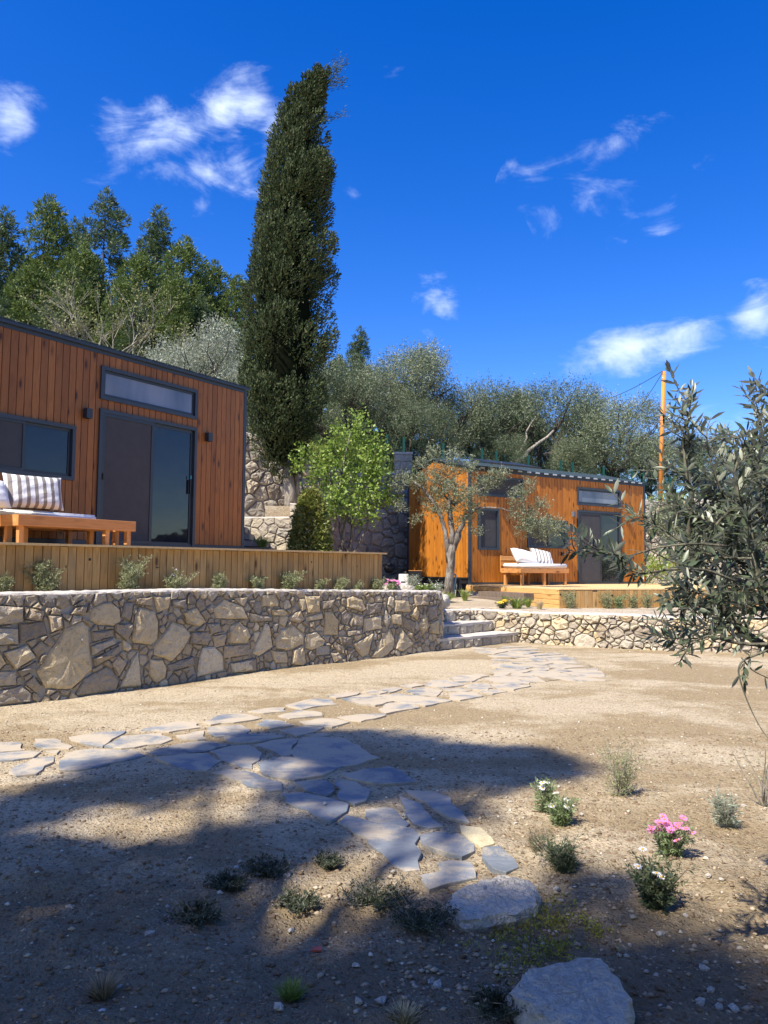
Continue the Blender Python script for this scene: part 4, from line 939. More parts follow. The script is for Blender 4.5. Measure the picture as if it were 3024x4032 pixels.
    b = MB(); b.box(.075, .092, -.045, -.029, 1.02, 1.12); b.obj('latch', BLACK, wroot)
    window('transom_window', trans[0], trans[1], trans[2], trans[3], [(0, 9, 'f', .0)])
    for wdef in wins:
        x0, x1, za, zb_, kind = wdef
        if kind == 'slide': window('sliding_window', x0, x1, za, zb_, [(0, (x1-x0)*.52, 'screen', -.02), ((x1-x0)*.49, 9, 'g', .012)])
        else: window('window', x0, x1, za, zb_, [(0, 9, 'screen' if kind == 's' else 'g', .0)])
    for lx, lz in lamps:
        b = MB(); b.box(lx - .05, lx + .05, -.11, -.012, lz - .075, lz + .075); l = b.obj('wall_lamp', LAMPM if side else CHAR2, root)
        b = MB(); b.tube([(lx, -.062, lz - .082), (lx, -.062, lz - .070)], .03, 8); b.obj('lens', BLACK, l)
    for (sx, sz) in extra:
        b = MB(); b.box(sx - .045, sx + .045, -.05, -.012, sz - .05, sz + .05); b.obj('power_socket', BLACK, root)
    return root, org, u, rot

AZ1 = R(33.6); AZ2 = R(57.5)
L1 = 7.35
c1, o1, u1, r1 = cabin('nearer red-brown timber cabin beside the tall cypress', (-2.67, 14.6), AZ1, L1, 2.9, 3.06, 1.76, .117,
    (L1-3.25, L1-1.24, 2.14), (L1-3.25, L1-1.25, 2.29, 2.82), [(L1-5.33, L1-3.66, .96, 1.79, 'slide')], [(L1-3.49, 2.01), (L1-.99, 2.01)], False, True, [(L1-3.95, .88)])
L2 = 6.95
c2, o2, u2, r2 = cabin('smaller-looking orange timber cabin behind the young olive tree', (2.24, 20.1), AZ2, L2, 2.86, 3.07, 1.01, .112,
    (3.97, 5.83, 2.15), (3.97, 5.83, 2.30, 2.82), [(.30, 1.89, 2.36, 2.90, 's'), (.30, 1.0, .93, 2.03, 's'), (2.02, 3.57, 1.02, 1.81, 'slide')], [(3.78, 2.02), (6.06, 1.99)], True, False, [(3.35, .86)])
b = MB()
for k in range(2): b.box(.12 + k * .92, 1.0 + k * .92, .02, .95, 3.20, 3.245)
sp = b.obj('roof_panel', CHAR2, c2); sp.rotation_euler = (math.atan2(.38, 1.6), 0, 0); sp.location = (0, .05, .0)
# under-frame of the far cabin
b = MB(); b.box(.05, 2.4, .08, .16, -.02, .18); b.box(.05, .13, .1, 2.75, .02, .19); b.box(-.005, .02, .06, 2.8, .155, .198); b.obj('chassis_beam', BLACK, c2)
for y_ in (.55, 1.35, 2.2):
    b = MB(); b.box(.03, .09, y_, y_ + .06, -.25, .05); b.obj('support_leg', STEEL, c2)

# ------------------------------------------------------------------ decks
def dvec(a, b): d = np.array(b, float) - np.array(a, float); l = np.linalg.norm(d); return d / l, l
dkA = np.array([-5.7, 7.30]); dkB = np.array([-0.03, 13.05]); DZ1 = 1.70
deck1 = thing('wooden_deck', 'raised deck with vertical tan boards in front of the nearer cabin', 'deck')
d_, l_ = dvec(dkA, dkB); ang = math.atan2(d_[1], d_[0]); n_ = int(l_ / .1)
rg = random.Random(2)
for i in range(n_):
    p = dkA + d_ * (l_ * (i + .5) / n_); zb = 1.07 + rg.uniform(0, .015); top = DZ1 - .028
    board('front_board', l_ / n_ - .006, .022, top - zb, FENCEW, deck1, (p[0], p[1], zb), ang)
nrm = np.array([d_[1], -d_[0]])
for k in range(14):     # deck boards run parallel to the front edge
    off = -.05 + .125 * k; a = dkA - nrm * (off) ; bm_ = MB(); Lk = l_ + .02
    bm_.box(0, Lk, -.058, .058, DZ1 - .026, DZ1 + rg.uniform(-.001, .001)); o = bm_.obj('deck_board', DECKW, deck1, loc=(a[0], a[1], 0), rotz=ang)
back = [(-0.03, 13.05), (-1.2, 14.2), (-2.4, 15.4), (-4.0, 14.8), (-8.5, 9.0), (-6.9, 8.4)]
b = MB(); P = [tuple(dkA - nrm * 1.6), tuple(dkB - nrm * 1.6), (-2.3, 15.5), (-7.6, 8.2)]
b.add([(x, y, DZ1 - .014) for x, y in P], [(0, 1, 2, 3)]); b.obj('deck_surface', DECKW, deck1)
b = MB(); q = dkB; e = -nrm; a2 = math.atan2(e[1], e[0])
for i in range(16): pp = q + e * (.06 + .11 * i); board('side_board', .104, .022, .56, FENCEW, deck1, (pp[0], pp[1], 1.08), a2)
hole = to_px = None
for (px, py, w, h) in [(352, 2203, .03, .03), (258, 2232, .014, .03), (1225, 2213, .02, .025), (1405, 2230, .012, .03), (618, 2235, .045, .012)]:
    d = ray(px, py); tt = ((dkA - CAM[:2]) @ nrm) / (d[:2] @ nrm); q = CAM + d * tt
    b = MB(); b.box(-w/2, w/2, -.0135, -.010, -h/2, h/2); b.obj('knot_hole', BLACK, deck1, loc=tuple(q), rotz=ang)

deck2 = thing('wooden_deck', 'farther deck with horizontal and vertical boards under the white daybed', 'deck')
DZ2 = 1.02
A2 = np.array([2.17, 20.2]); B2 = np.array([3.83, 16.84]); C2 = np.array([10.2, 18.75])
d_, l_ = dvec(A2, B2); ang = math.atan2(d_[1], d_[0])
A2b = A2 - d_ * .0
for k in range(5):
    zt = DZ2 - .03 - k * .105; mid = (A2b + B2) / 2
    V, Fc = bevbox(.098, .024, l_, .004); o = link('side_plank', nm_mesh('side_plank', V, Fc, DECKS), deck2, (A2b[0], A2b[1], zt - .05)); o.rotation_euler = (0, math.pi / 2, ang)
    o.rotation_euler = (Matrix.Rotation(ang, 3, 'Z') @ Matrix.Rotation(math.pi / 2, 3, 'Y')).to_euler()
d_, l_ = dvec(B2, C2); ang = math.atan2(d_[1], d_[0]); n_ = int(l_ / .103); nrm2 = np.array([d_[1], -d_[0]])
for i in range(n_):
    p = B2 + d_ * (l_ * (i + .5) / n_); board('front_board', l_ / n_ - .006, .022, .50 + rg.uniform(0, .01), FENCEW, deck2, (p[0], p[1], DZ2 - .028 - .51), ang)
b = MB(); P = [tuple(B2 - d_ * 0.012 + nrm2 * .02), tuple(C2), (9.3, 24.6), (2.17, 20.2)]
b.add([(x, y, DZ2 - .026) for x, y in P] + [(x, y, DZ2) for x, y in P], [(4, 5, 6, 7), (0, 1, 5, 4), (3, 0, 4, 7)]); b.obj('deck_surface', DECKW, deck2)
for (px, py, w, h) in [(2206, 2341, .03, .04), (2252, 2345, .02, .12), (2410, 2344, .05, .04), (2341, 2326, .12, .035)]:
    d = ray(px, py); tt = ((B2 - CAM[:2]) @ nrm2) / (d[:2] @ nrm2); q = CAM + d * tt
    b = MB(); b.box(-w/2, w/2, -.0135, -.010, -h/2, h/2); b.obj('dark_notch', BLACK, deck2, loc=tuple(q), rotz=ang)
stp = thing('timber_steps', 'two weathered dark timber sleepers forming steps up to the farther deck', 'steps')
for k, (p0, p1, zt) in enumerate([((2.28, 18.55), (3.12, 17.12), .905), ((2.02, 18.35), (2.95, 16.85), .785)]):
    d_, l_ = dvec(p0, p1); b = MB(); b.box(0, l_, 0, .28, -.16, 0); b.obj('sleeper', SLEEPW, stp, loc=(p0[0], p0[1], zt), rotz=math.atan2(d_[1], d_[0]))

# ------------------------------------------------------------------ daybeds, table, cushions
def rail(name, parent, x0, x1, y0, y1, z0, z1, mat=BENCHW):
    """a beam as a chamfered board lying along its longest axis"""
    dx, dy, dz = x1-x0, y1-y0, z1-z0
    if dz >= dx and dz >= dy: V, Fc = bevbox(dx, dy, dz); o = link(name, nm_mesh(name, V, Fc, mat), parent, ((x0+x1)/2, (y0+y1)/2, z0)); return o
    if dx >= dy: V, Fc = bevbox(dz, dy, dx); o = link(name, nm_mesh(name, V, Fc, mat), parent, (x0, (y0+y1)/2, (z0+z1)/2)); o.rotation_euler = (0, math.pi/2, 0); return o
    V, Fc = bevbox(dz, dx, dy); o = link(name, nm_mesh(name, V, Fc, mat), parent, ((x0+x1)/2, y0, (z0+z1)/2)); o.rotation_euler = (Matrix.Rotation(math.pi/2, 3, 'Z') @ Matrix.Rotation(math.pi/2, 3, 'Y')).to_euler(); return o
def cushion(name, w, d, h, mat, loc, rot, label, cat, group=None, puff=.5, seed=1):
    n = 18; V = []; Fc = []; rg = random.Random(seed); ph = [rg.uniform(0, 6) for _ in range(6)]
    for side_ in (1, -1):
        for j in range(n + 1):
            for i in range(n + 1):
                a, c = 2*i/n-1, 2*j/n-1; e = (1-abs(a)**4)*(1-abs(c)**4); e = max(e, 0)**puff
                sx = 1 - .07 * (1-a*a) * 0 - .05*(abs(c)**2)*(1-abs(a)) ; pin = 1 - .06*(1-c*c) if abs(a) > .9 else 1
                wr = .0035 * (math.sin(a*9+c*4+ph[0]) + math.sin(c*11-a*5+ph[1])) * e
                V.append((a*w/2*(1-.05*(1-c*c)*abs(a)**3), c*h/2*(1-.07*(1-a*a)*abs(c)**3), side_*(e*d/2 + wr)))
    m = (n+1)**2
    for s in range(2):
        for j in range(n):
            for i in range(n):
                q = s*m + j*(n+1)+i; f = (q, q+1, q+n+2, q+n+1); Fc.append(f if s == 0 else f[::-1])
    o = link(name, nm_mesh(name, V, Fc, mat, True), None, loc, label=label, category=cat); o.rotation_euler = rot
    if group: o['group'] = group
    return o
def mattress(name, w, d, h, base, loc, rotz, label):
    n = 10; V = []; Fc = []
    import bmesh
    bm = bmesh.new(); bmesh.ops.create_cube(bm, size=1.0)
    for v in bm.verts: v.co = (v.co.x*w, v.co.y*d, v.co.z*h)
    bmesh.ops.bevel(bm, geom=bm.edges[:], offset=.028, segments=3, affect='EDGES'); me = bpy.data.meshes.new(name); bm.to_mesh(me); bm.free()
    me.materials.append(COTTON); me.polygons.foreach_set('use_smooth', [True]*len(me.polygons))
    return link(name, me, None, loc, rotz, label=label, category='mattress')
def onfac(o, u, x, outw, z):
    nn = np.array([u[1], -u[0]]); p = o + u * x + nn * outw; return (p[0], p[1], z)
def daybed(label, o, u, rot, x0, x1, out, dep, zd, seat, backx1):
    w = x1 - x0; t0 = thing('daybed', label, 'daybed', onfac(o, u, x0, out, zd), rot)   # local: x along facade, y towards cabin
    rail('front_rail', t0, 0, w, 0, .04, seat-.12, seat); rail('back_rail', t0, 0, w, dep-.04, dep, seat-.12, seat)
    rail('side_rail', t0, 0.001, .04, .041, dep-.041, seat-.119, seat-.001); rail('side_rail', t0, w-.04, w-.001, .041, dep-.041, seat-.119, seat-.001)
    for (x, y) in ((.0, .042), (w-.075, .042), (w*.48, .042), (0, dep-.12), (w-.075, dep-.12), (w*.5, dep-.12)): rail('leg', t0, x+.041 if x == 0 else x-.041 if x > w*.6 else x, (x+.041 if x == 0 else x-.041 if x > w*.6 else x)+.07, y, y+.07, 0, seat-.001)
    for k in range(9): x = .05 + k*(w-.1)/8.6; rail('slat', t0, x, x+.09, .045, dep-.045, seat-.022, seat-.004)
    for (z0, z1) in ((seat+.06, seat+.17), (seat+.21, seat+.32)): rail('back_slat', t0, -.01 if backx1 > w*.9 else 0.0, backx1, dep+.002, dep+.03, z0, z1)
    for x in (.02, backx1*.5, backx1-.1): rail('back_post', t0, x, x+.06, dep+.032, dep+.07, seat-.1, seat+.34)
    return t0
daybed('pallet-style wooden daybed on the farther deck under a window', o2, u2, r2, .97, 2.67, .93, .80, DZ2, .44, 1.70)
mattress('mattress', 1.64, .76, .125, 0, onfac(o2, u2, .97+.85, .93-.40, DZ2+.44+.066), r2, 'thin white mattress on the farther daybed')
tilt = R(58)
def euler(rotz, tiltx, roll=0.0): return (Matrix.Rotation(rotz, 3, 'Z') @ Matrix.Rotation(tiltx, 3, 'X') @ Matrix.Rotation(roll, 3, 'Z')).to_euler()
cushion('pillow', .80, .24, .46, COTTON, onfac(o2, u2, 1.36, .62, DZ2+.44+.29), euler(r2 + R(8), R(48), R(-14)), 'plain white pillow slumped at the left end of the farther daybed', 'pillow', None, .5, 2)
cushion('pillow', .66, .20, .50, STRIPE, onfac(o2, u2, 2.08, .50, DZ2+.44+.30), euler(r2 - R(5), R(52), R(-14)), 'grey striped white pillow leaning beside the plain one', 'pillow', None, .5, 3)
X0 = L1
# left: distance along cabin front from its left corner; photo analysis gives world points, convert
def along(p, o, u): q = np.array(p) - o; return q @ u, q @ np.array([u[1], -u[0]])
tx0, tout = along((-4.52, 9.5), o1, u1)
table = thing('low_table', 'long low wooden table frame in front of the near daybed', 'table', onfac(o1, u1, tx0, tout, DZ1), r1)
rail('front_rail', table, 0, 1.77, 0, .045, .235, .375); rail('back_rail', table, 0, 1.77, .38, .42, .235, .375); rail('side_rail', table, .001, .04, .046, .379, .236, .374); rail('side_rail', table, 1.73, 1.769, .046, .379, .236, .374)
for k in range(12): rail('slat', table, .05+k*.14, .05+k*.14+.11, .047, .378, .35, .3735)
for (x, y) in ((.042, .047), (1.66, .047), (1.30, .047), (.042, .31), (1.66, .31)): rail('leg', table, x, x+.07, y, y+.065, 0, .349)
sx1 = tx0 + 1.52; sw = 2.15
daybed('pallet-style wooden daybed by the nearer cabin under its window', o1, u1, r1, sx1 - sw, sx1, tout - .50, .66, DZ1, .36, sw - .22)
mattress('mattress', sw - .04, .62, .105, 0, onfac(o1, u1, sx1 - sw/2, tout - .50 - .32, DZ1+.36+.055), r1, 'thin white mattress on the nearer daybed')
q = aty(132, 1958, 10.0); ax_, ao_ = along(q[:2], o1, u1)
cushion('pillow', .76, .20, .47, STRIPE, (q[0], q[1], DZ1+.36+.11+.225), euler(r1 - R(10), R(74), R(0)), 'brown and white striped pillow upright on the nearer daybed', 'pillow', None, .5, 6)
q2 = onfac(o1, u1, ax_ - .72, ao_ + .02, DZ1+.36+.11+.16)
cushion('pillow', .72, .20, .40, COTTON, q2, euler(r1, R(60), 0), 'plain white pillow cut by the left picture edge', 'pillow', None, .5, 7)

# ------------------------------------------------------------------ small fixtures by the far cabin
def boxthing(name, px, py, Y, w, d, h, mat, label, cat, rot=0.0, zb=None, bev=.01):
    import bmesh
    p = aty(px, py, Y); zz = uz(p[0], Y) if zb is None else zb
    bm = bmesh.new(); bmesh.ops.create_cube(bm, size=1.0)
    for v in bm.verts: v.co = (v.co.x*w, v.co.y*d, (v.co.z+.5)*h)
    bmesh.ops.bevel(bm, geom=bm.edges[:], offset=bev, segments=2, affect='EDGES'); me = bpy.data.meshes.new(name); bm.to_mesh(me); bm.free(); me.materials.append(mat)
    return link(name, me, None, (p[0], p[1], zz - .02), rot, label=label, category=cat)
blk = boxthing('storage_box', 1635, 2290, 18.4, .24, .35, .46, BLACK, 'black box standing by the back corner of the farther cabin', 'box', R(10))
b = MB(); b.box(-.128, .128, -.186, .186, .464, .478); b.obj('lid', BENCHW, blk)
wb = boxthing('concrete_block', 1590, 2290, 18.0, .22, .2, .34, WHITEB, 'white hollow block beside the black box', 'block', R(-8))
b = MB(); b.box(-.05, .05, -.105, -.098, .14, .17); b.obj('slot', BLACK, wb)
p = aty(1790, 2330, 18.3); pz = uz(p[0], 18.3)
pip = thing('water_pipe', 'pale blue standpipe with a tap beside the young olive trunk', 'pipe', (p[0], p[1], pz))
b = MB(); b.tube([(-.02, 0, 0), (.0, 0, .3), (.03, 0, .50), (.02, 0, .53), (-.03, 0, .54)], .022, 8); b.obj('pipe', PVC, pip, True)
b = MB(); b.tube([(-.03, 0, .54), (-.07, 0, .53), (-.075, 0, .49)], .018, 6); b.box(-.055, -.035, -.03, .03, .565, .58); b.obj('tap', plain('brass', (.35, .25, .08), .4, metal=.7), pip)
b = MB(); b.tube([(.08, .05, .0), (.12, .05, .25), (.1, .05, .42)], .06, 7); b.obj('hanging_bag', BLACK, pip)
dp = aty(1533, 2238, 20.5)
b = MB(); b.tube([(0, 0, 0), (0, .5, 0)], [.17, .17], 18, cap=False); b.tube([(0, .012, 0), (0, .4, 0)], [.14, .14], 18)
o = b.obj('drain_pipe', BLACK, None, True, (dp[0], dp[1], dp[2]), label='dark round drain pipe mouth at the foot of the tall wall', category='drain pipe')
def rockat(px, py, Y, rx, ry, rz, label, seed, z=None, mat=ROCK):
    p = aty(px, py, Y); zz = (uz(p[0], p[1]) if z is None else z)
    return link('rock', rockmesh(rx, ry, rz, seed, mat, 3, .12), None, (p[0], p[1], zz + rz * .35), rnd.uniform(0, 6), label=label, category='rock')
rockat(1540, 2318, 13.9, .26, .16, .10, 'pale rock behind the pink flowers on the wall top', 61)
rockat(1600, 2312, 14.6, .30, .18, .09, 'flat pale rock right of the pink flowers', 62)
rockat(1745, 2400, 14.6, .16, .12, .12, 'rough rock stacked beyond the end of the left wall', 63, .78)

# fence ----------------------------------------------------------------
fence = thing('mesh_fence', 'dark green wire mesh fence along the top of the tall wall', 'fence')
FP = [(1400, 22.6), (1523, 23.75), (1589, 24.1), (1745, 25.0), (1898, 25.7), (1955, 26.1), (2081, 26.7), (2210, 27.2), (2256, 27.5), (2377, 28.0), (2490, 28.4), (2534, 28.6), (2637, 28.8), (2760, 28.8), (2870, 28.6), (2990, 28.2)]
fpos = []
for px, Y in FP:
    p = aty(px, 1900, Y); ztop = aty(px, 1711 + (px - 1523) * .148, Y)[2]; zb = 3.8 if px > 2300 else 4.1
    fpos.append((p[0], Y, zb, ztop)); b = MB(); b.box(-.035, .035, -.035, .035, zb, ztop); b.obj('post', GREENP, fence, loc=(p[0], Y, 0))
for a, c in zip(fpos[:-1], fpos[1:]):
    b = MB(); n = max(2, int(math.hypot(c[0]-a[0], c[1]-a[1]) / .11)); za = max(a[2], c[2]) + .1; zt = min(a[3], c[3]) - .08
    for i in range(1, n):
        q = i / n; x, y = a[0]+(c[0]-a[0])*q, a[1]+(c[1]-a[1])*q; b.tube([(x, y, za), (x, y, zt)], .0035, 3, cap=False)
    for k in range(6): z = za + (zt - za) * k / 5; b.tube([(a[0], a[1], z), (c[0], c[1], z)], .004, 3, cap=False)
    b.obj('wire_panel', GREENP, fence)
# pole -----------------------------------------------------------------
pb = aty(2600, 1968, 27.9); ptp = aty(2615, 1463, 27.9)
pole = thing('utility_pole', 'tall slightly leaning orange wooden pole behind the farther cabin', 'pole', (pb[0], pb[1], pb[2] - .15))
b = MB(); b.tube([(0, 0, -.1), ((ptp[0]-pb[0])*.5-.02, 0, (ptp[2]-pb[2])*.5), (ptp[0]-pb[0], 0, ptp[2]-pb[2]+.15)], [.085, .08, .07], 10); b.obj('post', ORANGEP, pole, True)
b = MB(); b.tube([(ptp[0]-pb[0]-.09, -.02, ptp[2]-pb[2]-.1), (ptp[0]-pb[0]-.02, -.02, ptp[2]-pb[2]-.1)], .04, 6); b.obj('insulator', WHITEB, pole)
def cable(p0, p1, sag, label):
    b = MB(); p0 = np.array(p0); p1 = np.array(p1); b.tube([p0 + (p1-p0)*q - np.array([0, 0, sag*4*q*(1-q)]) for q in np.linspace(0, 1, 14)], .012, 4); b.obj('cable', CABLE, None, label=label, category='cable')
tp = np.array([ptp[0]-.08, 27.85, ptp[2]-.0]); cable(tp, aty(2330, 1590, 36), .15, 'upper thin cable running left from the top of the orange pole'); cable(tp - np.array([0, 0, .06]), aty(2480, 1660, 30), .05, 'steeper thin cable dropping left from the orange pole')

# ------------------------------------------------------------------ trees
def limb(b, p0, p1, r0, r1, n=6, wob=.06, sides=7, rg=rnd):
    p0 = np.array(p0, float); p1 = np.array(p1, float); L = np.linalg.norm(p1-p0); pts = []
    for i in range(n+1):
        q = i/n; pts.append(p0+(p1-p0)*q + (np.array([rg.uniform(-1,1), rg.uniform(-1,1), rg.uniform(-.5,.5)])*wob*L*math.sin(math.pi*q)))
    b.tube(pts, list(np.linspace(r0, r1, n+1)), sides); return pts
# cypress
cyp = thing('cypress_tree', 'tall dark windswept cypress rising above the cabins', 'tree', (-2.35, 19.4, 2.93))
CY = 19.5
prof = [(1130,1960,14),(1112,1830,52),(1103,1740,104),(1108,1640,138),(1113,1500,160),(1115,1380,161),(1117,1260,159),(1123,1150,150),(1129,1040,138),(1136,900,126),(1150,800,108),(1162,720,94),(1172,600,78),(1182,500,62),(1188,430,52),(1216,370,34),(1246,320,20),(1272,287,7)]
pc = [(aty(x, y, CY), w / F * CY) for x, y, w in prof]
def axis_at(q):
    q = q*(len(pc)-1); i = min(int(q), len(pc)-2); f = q-i; return pc[i][0]*(1-f)+pc[i+1][0]*f, pc[i][1]*(1-f)+pc[i+1][1]*f
Vs = []; Qs = []; bb_ = 0
ncl = 360
for i in range(ncl):
    q = npr.random() ** .9; c, r = axis_at(0.03 + q*.955); a = npr.uniform(0, 2*math.pi); ga = a
    rr = r*(npr.uniform(.78, .98) if i % 4 else npr.uniform(.55, .78))*(.95 + .05*math.sin(a*2+q*19) + .05*math.sin(a*5-q*47)); d = np.array([math.cos(a), math.sin(a), 0]); s = npr.uniform(.65, 1.35) * min(1, .22 + 1.15*r)
    ctr = c + d*rr*.92; upd = unit(np.array([d[0]*.45+.30, d[1]*.45, 1.0]))
    n = int(82*s*s)+8; dd = unit(rdir(n) + d*.55 + np.array([.0, 0, .15])); P = ctr + dd*np.array([.25, .25, .25])*s + upd*(dd@upd)[:, None]*.34*s
    Dd = unit(upd*.9 + dd*.6 + npr.normal(size=(n, 3))*.22); V, Q = sprays(P, Dd, 5, .15*s, .40, .075, .038, .75, dd, .45); Vs.append(V); Qs.append(Q+bb_); bb_ += len(V)
# wispy leader and side plumes
for (x, y, dx, dy, n) in [(1283, 290, .55, .45, 10), (1262, 330, .6, .5, 10), (1270, 345, .8, .25, 12), (1290, 470, .6, .3, 5)]:
    c0 = aty(x, y, CY); 
    for k in range(n):
        P = c0 + npr.normal(size=(3, 3))*.07; Dd = unit(np.array([dx, 0, dy])+npr.normal(size=(3, 3))*.12*.6); V, Q = sprays(P, Dd, 8, .55, .25, .075, .018, .85); Vs.append(V); Qs.append(Q+bb_); bb_ += len(V)
link('crown', npmesh('crown', np.concatenate(Vs), np.concatenate(Qs), L_CYP), cyp).matrix_parent_inverse = Matrix.Translation((2.35, -19.4, -2.93))
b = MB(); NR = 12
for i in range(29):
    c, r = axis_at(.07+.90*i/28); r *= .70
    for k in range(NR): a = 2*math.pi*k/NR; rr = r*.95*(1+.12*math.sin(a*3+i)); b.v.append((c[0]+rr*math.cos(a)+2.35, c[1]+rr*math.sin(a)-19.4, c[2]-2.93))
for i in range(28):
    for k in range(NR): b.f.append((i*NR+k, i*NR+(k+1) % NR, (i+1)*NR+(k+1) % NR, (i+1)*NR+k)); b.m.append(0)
b.obj('twig_shade_core', L_CYPD, cyp, True)
b = MB(); b.tube([(-.0, 0, -.1), (-.03, 0, .35), (-.10, .0, .9), (-.06, .05, 1.8)], [.19, .15, .13, .11], 9); b.tube([(.16, .1, -.1), (.13, .1, .6), (.05, .1, 1.5)], [.09, .07, .06], 7); b.obj('trunk', BARKP, cyp, True)
Vs = []; n = 34; P = []
for i in range(n):
    c, r = axis_at(.25+.65*npr.random()); a = npr.uniform(math.pi, 2*math.pi); P.append(c+np.array([math.cos(a), math.sin(a), 0])*r*.97)
P = np.array(P); o = pebbles('cones', P[:, 0], P[:, 1], P[:, 2], np.full(n, .022), BARKP, 1.0, parent=cyp, kind='stuff'); o.matrix_parent_inverse = Matrix.Translation((2.35, -19.4, -2.93))

def tree_copy(src, loc, rotz, sc, label, group=None):
    r = src.copy(); COL.objects.link(r); r.location = loc; r.rotation_euler = (0, 0, rotz); r.scale = (sc, sc, sc) if not isinstance(sc, tuple) else sc; r['label'] = label
    for ch in src.children: c = ch.copy(); COL.objects.link(c); c.parent = r
    return r
# hillside pines -------------------------------------------------------
def pine(seed, h, mat, label, loc, lean=.06, width=.26):
    rg = random.Random(seed); root = thing('pine_tree', label, 'tree', loc, 0, 'pines on the hillside behind the nearer cabin'); b = MB(); lobes = []
    top = np.array([lean*h, 0, h]); limb(b, (0, 0, -.5), top*.93, .2, .03, 8, .02, 7, rg)
    for i in range(46):
        q = .12 + .88*(i/46)**.9; c = top*q; rad = h*width*(1-q)**.75*rg.uniform(.55, 1.12)+.25; a = i*2.4+rg.uniform(-.5, .5)
        e = c + np.array([math.cos(a)*rad, math.sin(a)*rad, rad*.18]); 
        if i % 2 == 0: limb(b, c, e, .05, .015, 3, .05, 4, rg)
        s = rg.uniform(.5, 1.05)*(.5+.5*(1-q)); lobes.append((e, (s, s, s*.72)))
        if rad > 1.1: lobes.append((c+(e-c)*.55+np.array([0, 0, .1]), (s*.8, s*.8, s*.6)))
    lobes.append((top, (.3, .3, .55)))
    b.obj('trunk', BARKD, root); foliage('crown', lobes, mat, root, 40, 6, .24, .19, .055, up=.55, wind=(.25, 0, 0), spread=.35, keep=.72, lo=.7); return root
PG = 'pines on the hillside behind the nearer cabin'
PX = [(20, 860, 40, 1), (190, 820, 43, 0), (330, 1010, 36, 2), (420, 785, 42, 3), (640, 870, 40, 1), (730, 985, 36, 2), (560, 1040, 33, 2), (855, 1080, 38, 2), (935, 1120, 36, 0), (150, 1080, 34, 2), (480, 1130, 31, 0), (800, 1200, 31, 1), (-120, 830, 41, 3), (1420, 1310, 40, 1), (1330, 1420, 35, 2), (300, 900, 50, 3), (690, 1120, 30, 0)]
PLAB = ['pine with feathery tips at the far left edge of the tree line', 'tall narrow pine just left of the broad dark one', 'low bushy pine below and left of the broad dark one', 'broad dark pine with the highest lumpy crown', 'slim pine whose pointed top bends right of the broad dark one',
        'small pine with a leaning tip, right of the slim pointed one', 'rounded yellow-green pine in front of the broad dark one', 'low pine halfway between the pointed one and the cypress', 'pine whose tip touches the left side of the cypress', 'light green pine above the bare almond tree', 'mid-green pine above the roof of the nearer cabin',
        'low pine above the silver olive tree', 'pine mostly cut off by the left picture edge', 'yellow-green pine standing behind the dark olives right of the cypress', 'low pine peeking out just right of the cypress', 'pine far up the slope between two darker crowns', 'bright pine between the almond tree and the silver olive']
protos = [None]*4
specs = [(101, 13.0, L_PINE, .05, .20), (102, 13.5, L_PINEB, .09, .15), (103, 10.5, L_PINE, .07, .25), (104, 15.5, L_PINEB, .03, .27)]
for i, (px, py, Y, kd) in enumerate(PX):
    tpt = aty(px, py, Y); seed, h, m, ln, wd = specs[kd]; base = hz(tpt[0]-.5, Y)-.5; sc = (tpt[2]-base)/h
    loc = (tpt[0]-ln*h*sc, Y, base)
    if protos[kd] is None: protos[kd] = pine(seed, h, m, PLAB[i], loc, ln, wd); protos[kd].scale = (sc,)*3
    else: tree_copy(protos[kd], loc, rnd.uniform(-.5, .5), sc, PLAB[i])

# hillside olives -------------------------------------------------------
def olive(seed, label, loc, mat, h=5.0, w=2.4, lean=0.0, dens=32, group='olive trees on the bank above the tall wall', nl=21, trunkm=BARKD, hide=1.0):
    rg = random.Random(seed); root = thing('olive_tree', label, 'tree', loc, 0, group); b = MB(); lobes = []
    fork = np.array([lean*.3, 0, h*.28]); limb(b, (0, 0, -.4), fork, .2, .14, 5, .05, 8, rg)
    for i in range(6):
        a = i*1.05+rg.uniform(-.3, .3); e = fork+np.array([math.cos(a)*w*.6+lean*.6, math.sin(a)*w*.6, h*rg.uniform(.3, .5)]); pp = limb(b, fork, e, .10, .035, 6, .12, 6, rg)
        for k in range(2): a2 = a+rg.uniform(-.8, .8); limb(b, pp[4], e+np.array([math.cos(a2), math.sin(a2), .8])*rg.uniform(.4, .8), .04, .012, 4, .1, 4, rg)
    for i in range(nl):
        a = rg.uniform(0, 6.28); zz = rg.random()**.75; rr = w*math.sqrt(max(0.05, 1-(zz*1.5-.55)**2))*rg.uniform(.45, 1.0); s = rg.uniform(.36, .80)
        lobes.append((np.array([math.cos(a)*rr+lean*zz, math.sin(a)*rr, h*(.34+.6*zz)]), (s, s, s*1.15)))
    b.obj('trunk', trunkm, root); foliage('crown', lobes, mat, root, dens, 9, .46, .095, .026, up=.95, spread=.30, keep=.45, lo=.25); return root
OX = [  # px of crown centre, py of top, Y, kind, scale mult
    (1340, 1400, 27.5, 1), (1480, 1420, 28.5, 0), (1590, 1320, 30, 2), (1740, 1450, 30, 0), (1890, 1520, 31, 1), (2010, 1500, 33, 2), (2150, 1500, 31, 1), (2290, 1540, 33, 0), (2420, 1510, 31, 0), (2550, 1670, 33, 2), (2660, 1720, 34, 1), (2790, 1700, 35, 2), (2930, 1760, 33, 0), (1990, 1720, 29.5, 1), (2260, 1700, 30, 2), (840, 1290, 24.5, 3), (960, 1420, 24, 3), (3080, 1700, 35, 1), (1640, 1560, 28, 1)]
